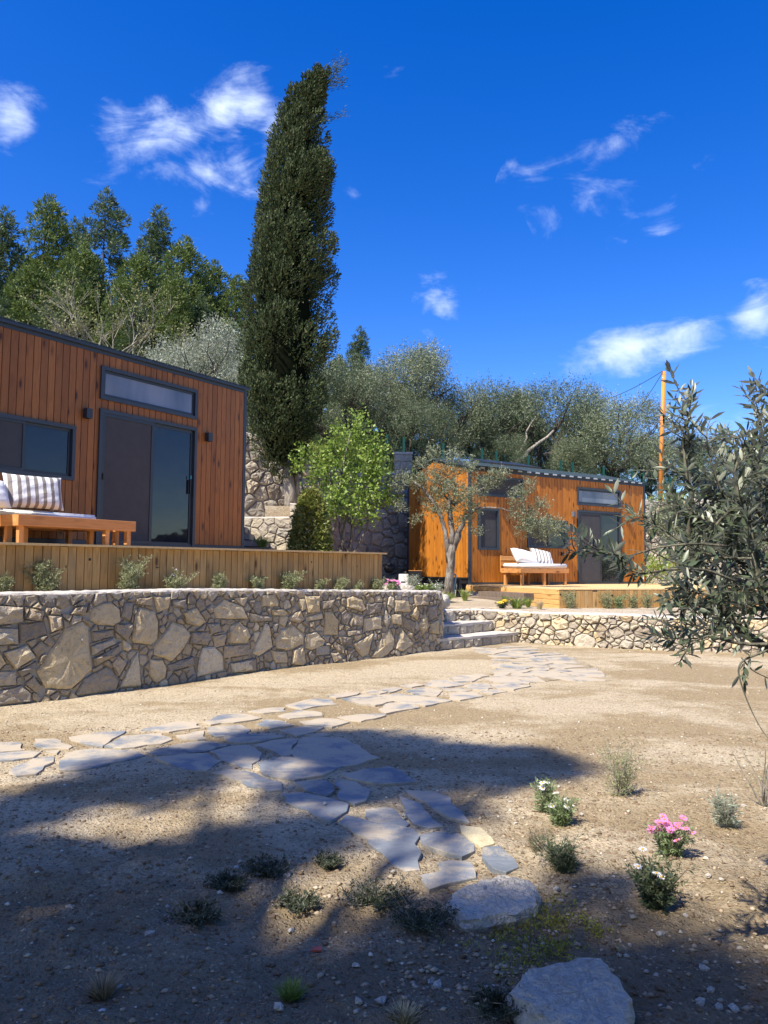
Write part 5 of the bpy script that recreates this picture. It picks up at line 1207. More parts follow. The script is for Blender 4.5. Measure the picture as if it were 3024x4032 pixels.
OLAB = ['dark olive tree filling the gap right beside the cypress', 'dark olive with forked trunk behind the bright green bush', 'upright wind-combed olive whose crown tip stands highest right of the cypress', 'broad grey olive above the left end of the farther cabin', 'grey-green olive behind the roof panels of the farther cabin', 'olive with sparse upright shoots against open sky',
        'wide silvery olive above the middle of the farther roof', 'olive crown just left of the dense dark-topped one', 'dense dark-topped olive nearest the orange pole on its left', 'thin-trunked small olive immediately left of the orange pole', 'small olive immediately right of the orange pole', 'olive seen through the near branches right of the pole', 'low olive at the right behind the near branches', 'low spreading olive just above the farther roof ridge',
        'low silvery olive above the transom of the farther cabin', 'silver olive rising behind the roof of the nearer cabin', 'silver olive between the nearer cabin and the cypress', 'olive at the right picture edge behind the near branches', 'shaded low olive behind the stone pillar']
oprot = [None]*4; osp = [(201, L_OLIVE, 5.2, 2.3, .3), (202, L_OLIVD, 4.6, 2.6, -.4), (203, L_OLIVE, 5.4, 1.7, .5), (204, L_OLIVS, 5.0, 2.2, 0)]
for i, (px, py, Y, kd) in enumerate(OX):
    tpt = aty(px, py, Y); sd, m, h, w, ln = osp[kd]; base = hz(tpt[0], Y)-.3; sc = max(.5, (tpt[2]-base)/(h*1.08)); loc = (tpt[0], Y, base)
    if oprot[kd] is None: oprot[kd] = olive(sd, OLAB[i], loc, m, h, w, ln); oprot[kd].scale = (sc,)*3
    else: tree_copy(oprot[kd], loc, rnd.uniform(0, 6), (sc*rnd.uniform(.85, 1.1), sc, sc), OLAB[i])
FILL = [(1390, 1440, 33, 1, 'dark conifer rising between the cypress and the first olive crowns'), (1500, 1500, 36, 3, 'dark conifer behind the forked olive right of the cypress'), (1660, 1520, 37, 1, 'dark conifer in the dip right of the highest olive tip'), (1800, 1590, 38, 3, 'dark conifer behind the left end of the farther roof'),
        (1950, 1640, 38, 1, 'dark conifer behind the sparse upright olive shoots'), (2090, 1640, 38, 3, 'dark conifer behind the middle of the farther roof'), (2220, 1640, 38, 1, 'dark conifer left of the dense dark-topped olive'), (2360, 1650, 38, 3, 'dark conifer behind the dense dark-topped olive'),
        (60, 1180, 33, 3, 'dark conifer low at the left picture edge above the roof'), (260, 1200, 32, 3, 'dark conifer low behind the bare almond branches'), (620, 1240, 30, 1, 'dark conifer behind the silver olive crown')]
for i, (px, py, Y, kd, lb) in enumerate(FILL):
    tpt = aty(px, py, Y); seed, h, m, ln, wd = specs[kd]; base = hz(tpt[0], Y)-.5; sc = max(.3, (tpt[2]-base)/h)
    o = tree_copy(protos[kd], (tpt[0]-ln*h*sc, Y, base), i*1.1, (max(sc, .55), max(sc, .55), sc), lb); o['group'] = 'dark conifers closing the tree line'

# a bare-branched leaning olive limb above the far roof
b = MB(); p0 = aty(1330+600, 1850, 29); 
lo = thing('leaning_trunk', 'long bare pale olive trunk leaning right above the farther roof', 'tree', tuple(p0))
limb(b, (0, 0, -.6), np.array(aty(2180, 1695, 29.5))-p0, .11, .04, 8, .05, 7); limb(b, np.array(aty(2050, 1775, 29.2))-p0, np.array(aty(2110, 1640, 29.5))-p0, .05, .02, 5, .1, 5); b.obj('trunk', BARKP, lo, True)
# almond ----------------------------------------------------------------
p = aty(430, 1400, 26); alm = thing('almond_tree', 'nearly leafless pale almond tree behind the nearer cabin roof', 'tree', (p[0], 26, hz(p[0], 26)-.2)); b = MB(); tips = []
rg = random.Random(9)
def twigs(p, d, L, r, dep):
    e = p+d*L; pts = limb(b, p, e, r, r*.55, 3, .05, 5 if dep > 1 else 3, rg)
    if dep == 0: tips.append((p, d)); tips.append((e, d)); return
    for k in range(3 if dep > 1 else 4):
        nd = unit(d+np.array([rg.uniform(-.9, .9), rg.uniform(-.6, .6), rg.uniform(-.3, .6)])*.85); twigs(pts[rg.choice([2, 3, 3])], nd, L*rg.uniform(.58, .8), r*.5, dep-1)
for (dx, dz) in ((-.8, .8), (-.3, 1), (.35, 1), (.8, .8), (0, 1.1)): twigs(np.array([0, 0, .6]), unit(np.array([dx*1.2, rg.uniform(-.3, .3), dz])), 1.9, .11, 4)
b.tube([(0, 0, -.3), (0, 0, .7)], [.2, .15], 7); b.obj('trunk', BARKP, alm)
C = np.array([q[0] for q in tips]); D = np.array([q[1] for q in tips]); V, Q = sprays(C, D, 4, .35, .7, .09, .045, .3); link('crown', npmesh('crown', V, Q, L_ALM), alm)

# bright green bush-tree -------------------------------------------------
GY = 18.6
def pxlobes(lst, Y, dy=.5):
    return [(aty(x, y, Y + rnd.uniform(-dy, dy)), (rx/F*Y, max(.2, rx/F*Y*.8), rz/F*Y)) for x, y, rx, rz in lst]
gl = [(1380,1760,75,75),(1300,1790,50,60),(1260,1830,45,50),(1190,1800,28,40),(1350,1880,90,80),(1450,1830,75,80),(1250,1900,45,40),(1420,1700,35,40),(1460,1930,70,70),(1360,1980,90,60),(1290,2000,60,50),(1440,2020,60,40),(1510,1970,50,35),(1540,1975,30,20),(1480,1880,40,60),(1330,1720,40,50),(1400,1650,18,30),(1245,1860,30,30),(1480,1760,40,50),(1170,1850,20,20)]
p0 = aty(1340, 2180, GY); gt = thing('green_tree', 'bright fresh-green leafy bush tree in front of the tall wall', 'tree')
foliage('crown', pxlobes([(x, y, a*.85, c*.85) for x, y, a, c in gl], GY), L_BRIGHT, gt, 78, 6, .24, .080, .052, up=.45, spread=.6, keep=.35, lo=.2)
b = MB(); base = np.array([aty(1325, 2180, GY)[0], GY, 1.1])
for (x, y) in [(1380, 1700), (1290, 1830), (1450, 1830), (1360, 1960), (1500, 1950), (1250, 1880)]: limb(b, base, aty(x, y, GY), .06, .015, 8, .05, 6)
b.obj('trunk', BARK, gt, True)
# laurel cone -------------------------------------------------------------
LYd = 16.2; lt = thing('laurel_shrub', 'dense clipped dark laurel cone behind the near deck', 'shrub')
p0 = aty(1222, 2185, LYd); V_, Q_, k_ = [], [], 0
for i in range(3600):
    q = npr.random()**.8; a = npr.uniform(0, 6.28); zz = 1.15+q*1.85; r = .40*(1-q**2.0)**.62*(.82+.28*npr.random())*(.75+.25*min(1, q*5+.3)); P = np.array([[p0[0]+math.cos(a)*r, LYd+math.sin(a)*r, zz]])
    D = unit(np.array([[math.cos(a)*.7, math.sin(a)*.7, .9]])+npr.normal(size=(1, 3))*.25); V, Q = sprays(P, D, 4, .10, .5, .085, .034, .55); V_.append(V); Q_.append(Q+k_); k_ += len(V)
link('foliage', npmesh('foliage', np.concatenate(V_), np.concatenate(Q_), L_LAUREL), lt)
b = MB(); b.tube([(p0[0], LYd, 1.0), (p0[0], LYd, 2.2)], [.05, .02], 6); b.obj('stem', BARK, lt)

# young olive by the far cabin ---------------------------------------------
YO = 18.2; yo = thing('olive_tree', 'young twisted olive in front of the farther cabin corner', 'tree')
b = MB(); P = lambda x, y, dy=0: aty(x, y, YO+dy)
bz = P(1765, 2345); bz[2] = .62
b.tube([bz, P(1768, 2290), P(1775, 2230), P(1775, 2180), P(1782, 2145)], [.14, .105, .10, .11, .095], 10)
b.tube([P(1770, 2215), P(1762, 2160), P(1755, 2100), P(1735, 2030), P(1705, 1975), P(1665, 1920), P(1625, 1895)], [.08, .065, .055, .05, .04, .03, .02], 8)
b.tube([P(1778, 2160), P(1782, 2110), P(1775, 2060), P(1772, 2020), P(1770, 1950)], [.09, .07, .065, .05, .03], 8)
b.tube([P(1782, 2165), P(1798, 2120), P(1805, 2095), P(1822, 2065), P(1835, 2020)], [.09, .075, .07, .06, .03], 8)
b.tube([P(1795, 2150), P(1812, 2115), P(1812, 2090)], [.04, .035, .03], 6)
b.tube([P(1835, 2040), P(1880, 2000, -.1), P(1930, 1998, -.2), P(1980, 2003, -.3), P(2020, 2020, -.3)], [.035, .028, .022, .018, .012], 6)
for (x, y) in [(1700, 1850), (1800, 1850), (1850, 1900), (1900, 1900), (1650, 1820), (1980, 1870)]: limb(b, P(1790, 1990), P(x, y), .025, .008, 5, .08, 4)
b.obj('trunk', BARK, yo, True)
ol = [(1760,1930,85,60),(1700,1960,55,50),(1830,1960,60,60),(1770,1870,60,50),(1700,1880,50,40),(1640,1900,40,35),(1590,1885,35,30),(1860,2010,40,45),(1750,2010,60,35),(1690,2010,30,30),(1660,1830,25,40),(1710,1800,25,45),(1790,1800,30,50),(1850,1850,35,50),(1900,1920,40,50),(1940,1890,30,50),(1980,1880,25,40),(2040,1960,40,50),(2050,2030,50,50),(2110,2060,60,50),(2170,2070,45,40),(2140,2110,45,30),(2070,2090,40,30),(2080,1920,22,35),(2130,1990,25,30),(1560,1930,30,25),(1575,2000,18,20),(1640,2050,12,15),(1880,2100,15,15),(2200,2090,25,25),(1820,2060,40,25)]
foliage('crown', pxlobes([(x, y, a*.80, c*.74) for x, y, a, c in ol], YO, .35), L_OLIVN, yo, 190, 9, .17, .060, .0155, up=.7, spread=.30, keep=.5, lo=.15)

# ------------------------------------------------------------------ shade trees standing behind the viewpoint
shade_px = [(-500,3300),(-60,3180),(110,3080),(365,3020),(600,2985),(900,2900),(1160,2860),(1480,2865),(1640,2920),(1900,2950),(2180,2985),(2260,3025),(2090,3080),(1900,3090),(1780,3110),(1830,3200),(1900,3290),(1800,3380),(1940,3480),(2150,3500),(2330,3440),(2550,3570),(2840,3720),(3024,3880),(3300,4100),(3300,5600),(-500,5600)]
SP = ccw([tuple(gnd(x, min(y, 5600))[:2]) for x, y in shade_px])
gaps = [(1560, 3310, .26), (870, 3190, .16), (1270, 3700, .24), (460, 3230, .20), (420, 3160, .14), (1030, 3080, .12), (2000, 3480, .16), (330, 3560, .10), (780, 3560, .08), (1700, 3130, .10), (1980, 3400, .14), (1380, 3450, .08), (60, 3300, .12)]
gaps += [(rnd.uniform(100, 2300), rnd.uniform(3000, 3750), rnd.uniform(.04, .09)) for _ in range(22)]
gw = [(gnd(x, y)[:2], r) for x, y, r in gaps]
lob = []; rg = random.Random(77); cnt = 0
Ls = []
while cnt < 3800:
    cnt += 1; x = rg.uniform(-3.6, 3.4); y = rg.uniform(.6, 7.4)
    if not inside(SP, x, y): continue
    r = rg.uniform(.14, .30)
    if fbm(np.array(x*1.9+3), np.array(y*1.9), 3) > (.10 if y > 4.3 else .30 if y > 3.0 else .8) and y > 2.4: continue
    if any(math.hypot(x-g[0][0], y-g[0][1]) < g[1]+r*.6 for g in gw): continue
    if any(not inside(SP, x+math.cos(a)*r*.8, y+math.sin(a)*r*.8) for a in (0, 1.57, 3.14, 4.71)): continue
    if any(math.hypot(x-q[0], y-q[1]) < .62*min(r, q[2]) for q in Ls): continue
    Ls.append((x, y, r))
stroot = thing('pine_tree', 'pine behind the viewpoint whose crown shades the foreground soil', 'tree')
for (x, y, r) in Ls:
    hgt = rg.uniform(11.0, 16.0); q = hgt/math.tan(SUN_EL); lob.append((np.array([x - 0, y - 0, 0.0]) + SUN*(hgt/SUN[2]), r*1.05))
foliage('crown', lob, L_PINE, stroot, 105, 5, .20, .13, .050, up=.4, spread=.6, keep=.4, lo=.0)
b = MB(); tb = np.array([-4.6, -5.0, 0.0]); fk = np.array([-4.8, -2.6, 8.0]); limb(b, tb, fk, .28, .2, 8, .02, 9, rg)
for i in range(0, len(lob), 12): limb(b, fk, lob[i][0], .06, .02, 5, .04, 4, rg)
b.obj('trunk', BARKD, stroot)

GR = 'unseen trees added behind the viewpoint to block sky light'
for i, (x, y, sc, kd) in enumerate([(-9.5, -3.5, 1.5, 1), (-6.0, -6.5, 1.7, 1), (-2.0, -6.0, 1.75, 0), (2.0, -6.5, 1.7, 1), (6.0, -5.5, 1.6, 0), (9.5, -3.5, 1.5, 1), (-12.5, 0.5, 1.35, 0), (12.5, -0.5, 1.3, 0), (0, -9.5, 2.0, 1)]):  # unseen grove added to block the sky behind and deepen the foreground shade
    if oprot[kd] is not None: o = tree_copy(oprot[kd], (x, y, -.1), i*1.7, sc, 'unseen olive tree added behind the viewpoint to block sky light'); o['group'] = GR

# ------------------------------------------------------------------ near olive tree at the right
no = thing('olive_tree', 'near olive with large grey-green leaves reaching in from the right', 'tree')
b = MB(); rg = random.Random(31); NL = []
def near_branch(pts, r0, r1, Y0, Y1, tw=1.0, leafy=(0.15, 1.0), step=.020, sub=.22):
    n = len(pts); W_ = [aty(x, y, Y0+(Y1-Y0)*i/(n-1)) for i, (x, y) in enumerate(pts)]
    # densify
    q = []
    for a, c in zip(W_[:-1], W_[1:]):
        for k in range(4): q.append(a+(c-a)*k/4)
    q.append(W_[-1])
    for _ in range(2): q = [q[0]]+[(q[i-1]+2*q[i]+q[i+1])/4 for i in range(1, len(q)-1)]+[q[-1]]
    b.tube(q, list(np.linspace(r0, r1, len(q))), 6)
    seg = np.linalg.norm(np.diff(np.array(q), axis=0), axis=1); L = seg.sum(); s = L*leafy[0]; flip = 0; phase = rg.uniform(0, 3)
    while s < L*leafy[1]:
        a = 0; i = 0
        while i < len(seg)-1 and a+seg[i] < s: a += seg[i]; i += 1
        p = q[i]+(q[i+1]-q[i])*min(1, (s-a)/seg[i]); d = (q[i+1]-q[i])/seg[i]
        # side shoots carry most of the leaves
        if rg.random() < sub*tw*1.5:
            dd = unit(d*.5+np.array([rg.uniform(-1, 1), rg.uniform(-1, 1), rg.uniform(-.5, .8)])*.8); shoot(p, dd, rg.uniform(.06, .17))
        leafpair(p, d, phase); phase += 1.57; s += step*rg.uniform(.8, 1.3)
def leafpair(p, d, ph):
    a = np.cross(d, [0, 0, 1.0]); a = a/(np.linalg.norm(a)+1e-6); c = np.cross(d, a); v = a*math.cos(ph)+c*math.sin(ph)
    for s in (1, -1):
        if rg.random() < .1: continue
        D = unit(d*.6+v*s*rg.uniform(.7, 1.3)+np.array([rg.uniform(-.2, .2), rg.uniform(-.2, .2), rg.uniform(-.15, .15)])); NL.append((p, D, rg.uniform(.040, .064)))
def shoot(p, d, L):
    n = 5; pts = [p]
    for i in range(n): d = unit(d+np.array([rg.uniform(-.12, .12), rg.uniform(-.12, .12), rg.uniform(-.02, .16)])); pts.append(pts[-1]+d*L/n)
    b.tube(pts, list(np.linspace(.0024, .0011, n+1)), 4)
    ph = rg.uniform(0, 3); m = int(L/.017)
    for i in range(m):
        q = (i+.7)/m*n; k = min(n-1, int(q)); leafpair(pts[k]+(pts[k+1]-pts[k])*(q-k), unit(pts[k+1]-pts[k]), ph); ph += 1.57
    NL.append((pts[-1], d, .045))
NB = near_branch
NB([(3100,2575),(3024,2555),(2940,2500),(2880,2440),(2820,2350),(2760,2270),(2700,2130),(2730,2000),(2700,1850),(2690,1740),(2715,1640),(2712,1560)], .020, .0016, 2.7, 2.9, 1.0, (.12, 1), .022, .36)
NB([(3080,2480),(3000,2330),(2960,2200),(2960,2060),(2900,1940),(2890,1850),(2930,1760),(2900,1700)], .014, .0016, 2.6, 2.6, 1.0, (.1, 1), .020, .45)
NB([(3100,2200),(3040,2000),(2985,1850),(2995,1700),(3000,1600),(2992,1500)], .012, .0014, 2.8, 2.9, .9, (.05, 1), .020, .40)
NB([(2960,2200),(2850,2200),(2720,2160),(2560,2050),(2450,2010)], .006, .0012, 2.55, 2.6, .8, (.1, 1), .022, .30)
NB([(2900,2290),(2780,2240),(2640,2240),(2540,2260),(2450,2240),(2450,2185),(2340,2175),(2270,2180)], .005, .0012, 2.5, 2.4, .7, (.3, 1), .026, .25)
NB([(2860,2150),(2740,2140),(2620,2150),(2540,2170),(2480,2190),(2400,2180),(2230,2175)], .0045, .0011, 2.5, 2.4, .6, (.25, 1), .028, .22)
NB([(3050,2100),(2960,1980),(2870,2010),(2790,2100),(2740,2200),(2700,2290),(2680,2400)], .008, .0014, 2.7, 2.75, 1.0, (.05, 1), .022, .42)
NB([(3080,2400),(3000,2400),(2900,2380),(2800,2340),(2720,2330),(2680,2450),(2690,2500)], .009, .0014, 2.65, 2.7, 1.1, (.05, 1), .020, .50)
NB([(3080,2530),(2980,2540),(2880,2530),(2800,2500),(2740,2520),(2700,2560),(2670,2620)], .008, .0012, 2.6, 2.55, .7, (.15, 1), .022, .30)
NB([(3024,2560),(2920,2600),(2905,2640),(2920,2700),(2950,2780),(2990,2860),(3040,2930)], .004, .0011, 2.5, 2.4, .15, (.05, .45), .045, .10)
NB([(2920,2590),(2960,2640),(3024,2670),(3080,2700)], .003, .001, 2.5, 2.5, .2, (.1, 1), .04, .12)
NB([(3100,2300),(3010,2220),(2960,2120),(2900,2040),(2820,1960),(2760,1900),(2640,1850),(2600,1830)], .008, .0012, 2.9, 3.0, .9, (.1, 1), .020, .45)
NB([(3100,2000),(3060,1900),(3010,1960),(2930,2050),(2870,2180),(2830,2300),(2780,2420)], .007, .0012, 3.0, 3.1, 1.0, (.05, 1), .020, .50)
NB([(3120,1900),(3060,1780),(3030,1650),(3024,1500)], .006, .0012, 2.6, 2.6, .8, (.05, 1), .020, .4)
NB([(3100,2350),(3040,2300),(2990,2290),(2930,2330),(2860,2400),(2780,2390)], .006, .0012, 2.75, 2.9, 1.1, (.05, 1), .018, .55)
NB([(2715,1760),(2700,1650),(2660,1640),(2620,1600)], .003, .001, 2.85, 2.8, .5, (.1, 1), .022, .2)
NB([(2850,1960),(2790,1800),(2780,1700),(2800,1640)], .004, .001, 2.7, 2.7, .8, (.05, 1), .02, .35)
NB([(3060,2100),(3020,2050),(2960,1800),(2840,1720),(2790,1760)], .005, .001, 2.9, 2.9, .9, (.05, 1), .02, .4)
NB([(3090,2150),(3000,2120),(2900,2130),(2820,2080),(2740,2060),(2680,1990)], .006, .001, 2.8, 2.85, 1.0, (.05, 1), .018, .5)
NB([(3090,2260),(3000,2250),(2930,2230),(2860,2180),(2800,2110),(2760,2020)], .006, .001, 2.95, 3.0, 1.0, (.05, 1), .018, .5)
NB([(3090,2420),(3000,2440),(2920,2430),(2850,2460),(2780,2450),(2730,2400)], .006, .001, 2.8, 2.8, 1.0, (.05, 1), .018, .5)
NB([(3090,1980),(3010,1900),(2950,1900),(2880,1850),(2840,1800)], .005, .001, 2.75, 2.75, .9, (.05, 1), .018, .45)
NB([(3090,2330),(2990,2340),(2890,2310),(2800,2290),(2740,2260),(2690,2240)], .006, .001, 3.05, 3.1, 1.0, (.05, 1), .018, .5)
NB([(3090,2060),(3000,2010),(2930,2000),(2850,1960),(2790,1950)], .005, .001, 3.0, 3.0, 1.0, (.05, 1), .018, .5)
# the trunk and the limbs outside the frame
rt = aty(3100, 2575, 2.7); tbase = np.array([1.95, 3.0, 0.0])
limb(b, tbase-np.array([0, 0, .1]), tbase+np.array([-.02, 0, .85]), .10, .07, 6, .04, 9, rg)
limb(b, tbase+np.array([-.02, 0, .83]), rt, .05, .022, 5, .04, 8, rg)
for (x, y, Y) in [(3080, 2480, 2.6), (3100, 2200, 2.8), (3050, 2100, 2.7), (3080, 2400, 2.65), (3100, 2300, 2.9), (3120, 1900, 2.6), (3100, 2000, 3.0), (3100, 2350, 2.75), (3080, 2530, 2.6)]:
    limb(b, tbase+np.array([-.02, 0, .86]), aty(x, y, Y), .03, .008, 6, .06, 6, rg)
for i in range(26):
    e = tbase+np.array([rg.uniform(-.1, .9), rg.uniform(-.7, .8), rg.uniform(1.2, 2.5)]); limb(b, tbase+np.array([0, 0, .86]), e, .02, .004, 5, .08, 4, rg)
    for k in range(7): shoot(e+np.array([rg.uniform(-.15, .15), rg.uniform(-.15, .15), rg.uniform(-.15, .1)]), unit(np.array([rg.uniform(-.6, .8), rg.uniform(-.8, .8), rg.uniform(.1, 1)])), rg.uniform(.12, .28))
b.obj('trunk', bark('near_olive_bark', (.07, .065, .05), (.20, .19, .14)), no, True)
n = len(NL); C = np.array([q[0] for q in NL]); D = np.array([q[1] for q in NL]); LL = np.array([q[2] for q in NL])[:, None]
S = np.cross(D, np.array([0, 0, 1.0])); S = unit(S+rdir(n)*.8); S = unit(S-D*np.sum(S*D, 1, keepdims=True)); N_ = np.cross(S, D); Wd = LL*npr.uniform(.22, .32, (n, 1))
cv = npr.uniform(-.10, .14, (n, 1))*LL
V = np.stack([C, C+D*LL*.28+S*Wd*.40+N_*cv*.5, C+D*LL*.28+N_*(cv*.5-.0018), C+D*LL*.28-S*Wd*.40+N_*cv*.5,
              C+D*LL*.62+S*Wd*.45+N_*cv*.9, C+D*LL*.62+N_*(cv*.9-.0018), C+D*LL*.62-S*Wd*.45+N_*cv*.9, C+D*LL+N_*cv*.7], 1).reshape(-1, 3)
base = (np.arange(n)*8)[:, None]
Fq = np.array([(1, 4, 5, 2), (2, 5, 6, 3)]); Ft = np.array([(0, 1, 2), (0, 2, 3), (4, 7, 5), (5, 7, 6)])
tri = np.concatenate([Fq[:, [0, 1, 2]], Fq[:, [0, 2, 3]], Ft]); Q = (tri[None]+base[:, :, None]).reshape(-1, 3)
link('leaves', npmesh('leaves', V, Q, L_NEAR, True), no)

# ------------------------------------------------------------------ small plants
def shrub(name, label, cat, pos, h, w, mat, stems=9, k=14, L=.022, Wd=.005, lean=(0, 0), group=None, twig=TWIG, flowers=None, keep=.5, wobble=.35, seed=None, spread=.10, sub=2):
    rg2 = random.Random(seed if seed is not None else int(abs(pos[0]*1000+pos[1]*77))); root = thing(name, label, cat, tuple(pos), 0, group); b = MB(); CC = []; DD = []; tipsf = []
    for i in range(stems):
        a = rg2.uniform(0, 6.28); d = unit(np.array([math.cos(a)*w/h*rg2.uniform(.2, 1)+lean[0], math.sin(a)*w/h*rg2.uniform(.2, 1)+lean[1], 1.0])); L_ = h*rg2.uniform(.55, 1.0)/max(.4, d[2]); p = np.zeros(3); pts = [p]
        for j in range(5): d = unit(d+np.array([rg2.uniform(-1, 1), rg2.uniform(-1, 1), rg2.uniform(-.3, .6)])*wobble*.4); p = p+d*L_/5; pts.append(p)
        b.tube(pts, list(np.linspace(.006*h/.4, .0015, 6)), 4)
        for s_ in range(1, 6):
            for m in range(sub): q = pts[s_-1]+(pts[s_]-pts[s_-1])*rg2.random(); CC.append(q); DD.append(unit(pts[s_]-pts[s_-1]+np.array([rg2.uniform(-1, 1), rg2.uniform(-1, 1), rg2.uniform(0, .6)])*.75))
        tipsf.append(pts[-1])
    b.obj('stems', twig, root); V, Q = sprays(np.array(CC), np.array(DD), k, h*.30, spread, L, Wd, keep); link('foliage', npmesh('foliage', V, Q, mat), root)
    if flowers:
        fm, fr, cm, nf = flowers
        for q in (tipsf*3)[:nf]:
            f = MB(); q = np.array(q)+np.array([rg2.uniform(-.03, .03), rg2.uniform(-.03, .03), rg2.uniform(.0, .04)]); ti = np.array([rg2.uniform(-.4, .4), rg2.uniform(-.7, .1), 1]); ti = unit(ti); u_ = unit(np.cross(ti, [1.0, 0, 0])); v_ = np.cross(ti, u_); npet = 12
            for j in range(npet):
                an = 2*math.pi*j/npet+rg2.uniform(-.1, .1); dr = u_*math.cos(an)+v_*math.sin(an); sd_ = u_*math.cos(an+1.57)+v_*math.sin(an+1.57); f.add([q+dr*fr*.2, q+dr*fr*.65+sd_*fr*.17+ti*fr*.1, q+dr*fr+ti*fr*.02, q+dr*fr*.65-sd_*fr*.17+ti*fr*.1], [(0, 1, 2, 3)])
            f.tube([q+ti*.0005, q+ti*fr*.16], [fr*.27, fr*.2], 8, 1); f.obj('flower', [fm, cm], root)
    return root
YC = plain('flower_centre', (.75, .45, .04), .8); OC = plain('orange_flower_centre', (.65, .22, .05), .8)
RG = 'rosemary plants along the foot of the near deck'
ros = [(12, 8.62, .22, .16, (0, 0), 'sparse rosemary cut by the left picture edge'), (190, 9.0, .42, .26, (-.45, 0), 'large rosemary arching to the left below the daybed'), (500, 9.7, .45, .30, (.1, 0), 'tall spreading grey rosemary below the sliding door'), (680, 10.3, .26, .26, (.35, 0), 'rosemary with tiny blue flowers leaning right'),
       (855, 11.0, .26, .10, (.3, 0), 'slim rosemary below the right edge of the door'), (1020, 11.5, .22, .20, (0, 0), 'low rosemary under the cabin corner'), (1130, 11.9, .30, .24, (.4, 0), 'bushy rosemary leaning right beneath the planter wall'), (1250, 12.3, .20, .15, (.5, 0), 'thin rosemary left of the laurel line on the wall top'), (1330, 12.6, .22, .18, (.3, 0), 'low rosemary two plants before the deck end'), (1405, 12.9, .18, .12, (.1, 0), 'smallest rosemary near the deck end'), (1490, 13.2, .24, .20, (0, 0), 'greyish bushy plant at the end of the near deck')]
for i, (px, Y, h, w, ln, lb) in enumerate(ros):
    p = aty(px, 2320, Y); nrm_ = np.array([.71, -.70]); P_ = p[:2]; s_, o_ = along(P_, dkA, dvec(dkA, dkB)[0]); P_ = dkA+dvec(dkA, dkB)[0]*s_+nrm*.12; t2 = ray(px, 2320); 
    # intersect the pixel column with a line 12 cm in front of the deck boards
    tt = ((dkA+nrm*.14-CAM[:2])@nrm)/(t2[:2]@nrm); q = CAM+t2*tt
    shrub('rosemary', lb, 'plant', (q[0], q[1], uz(q[0], q[1])-.01), h, w, L_ROSE, [5, 13, 12, 8, 7, 9, 14, 6, 8, 5, 12][i], 14, .030, .009, ln, RG, flowers=(P_MAUVE, .012, YC, 8) if i == 3 else None, seed=i+300, sub=4)
RG2 = 'small plants along the foot of the farther deck'
for i, (px, h, lb, m) in enumerate([(2248, .40, 'twiggy grey plant nearest the corner of the farther deck', L_ROSE), (2390, .36, 'wide wispy plant second from the farther deck corner', L_ROSE), (2440, .32, 'darkest green upright plant by the farther deck', L_DAISY), (2492, .30, 'small green plant between the dark one and the wispy one', L_ROSE), (2548, .34, 'wispy plant before the near olive twigs', L_ROSE), (2615, .30, 'plant by the farther deck half hidden by near olive twigs', L_ROSE)]):
    t2 = ray(px, 2400); tt = ((B2+nrm2*.18-CAM[:2])@nrm2)/(t2[:2]@nrm2); q = CAM+t2*tt
    shrub('shrub', lb, 'plant', (q[0], q[1], uz(q[0], q[1])-.01), h, h*.6, m, 9, 12, .032, .010, (0, 0), RG2, seed=i+400, sub=3)
def up_at(px, py, Y): p = aty(px, py, Y); return (p[0], p[1], uz(p[0], p[1])-.01)
MG = plain('magenta_centre', (.7, .3, .4), .8)
shrub('flowering_plant', 'mound of magenta-pink flowers on top of the left wall end', 'plant', up_at(1545, 2310, 13.7), .22, .26, L_DAISY, 16, 8, .03, .012, (0, 0), flowers=(P_PINK, .030, MG, 46), seed=1)
shrub('shrub', 'silvery lavender-like plant beside the white block', 'plant', up_at(1620, 2290, 15.5), .36, .28, L_OLIVS, 9, 12, .03, .010, seed=2)
shrub('shrub', 'silvery plant left of the young olive trunk', 'plant', up_at(1720, 2310, 15.6), .34, .26, L_OLIVS, 9, 12, .03, .010, seed=3)
shrub('ground_plant', 'low pale yellow-green plant on the wall top', 'plant', up_at(1660, 2325, 14.5), .12, .24, L_BRIGHT, 14, 8, .03, .02, flowers=(P_WHITE, .014, YC, 14), seed=4)
shrub('ground_plant', 'low plant with tiny white flowers near the wall end', 'plant', up_at(1700, 2330, 14.6), .10, .22, L_DAISY, 12, 8, .03, .015, flowers=(P_WHITE, .014, YC, 16), seed=5)
def tuft(name, label, pos, n, h, w, mat, blade=.012, cat='grass tuft', group=None, seed=1, droop=.5):
    rg2 = np.random.default_rng(seed); root = thing(name, label, cat, tuple(pos), 0, group); a = rg2.uniform(0, 6.28, n); ln = rg2.uniform(.1, 1, n)*w/h; D = unit(np.stack([np.cos(a)*ln, np.sin(a)*ln, np.ones(n)], 1)); H_ = h*rg2.uniform(.55, 1, n)[:, None]; base = np.stack([np.cos(a), np.sin(a), 0*a], 1)*w*.22*rg2.random((n, 1))
    S = unit(np.stack([-np.sin(a), np.cos(a), 0*a], 1)+rg2.normal(size=(n, 3))*.5)*blade/2; o_ = np.stack([np.cos(a), np.sin(a), 0*a-.35], 1)*H_*droop*.25
    m1 = base+D*H_*.55; tp_ = base+D*H_+o_; V = np.stack([base-S, base+S, m1+S*.85, m1-S*.85, tp_], 1).reshape(-1, 3); i = np.arange(n)[:, None]*5
    Q = np.concatenate([i+np.array([[0, 1, 2]]), i+np.array([[0, 2, 3]]), i+np.array([[3, 2, 4]])]); link('blades', npmesh('blades', V, Q, mat), root); return root
tuft('grass_tuft', 'loose green grass tuft at the foot of the young olive', up_at(1750, 2380, 17.0), 260, .30, .42, L_GRASS, .014, seed=2)
tuft('grass_tuft', 'upright grassy leaves right of the young olive trunk', up_at(1830, 2350, 17.4), 90, .36, .22, L_GRASS, .016, seed=3)
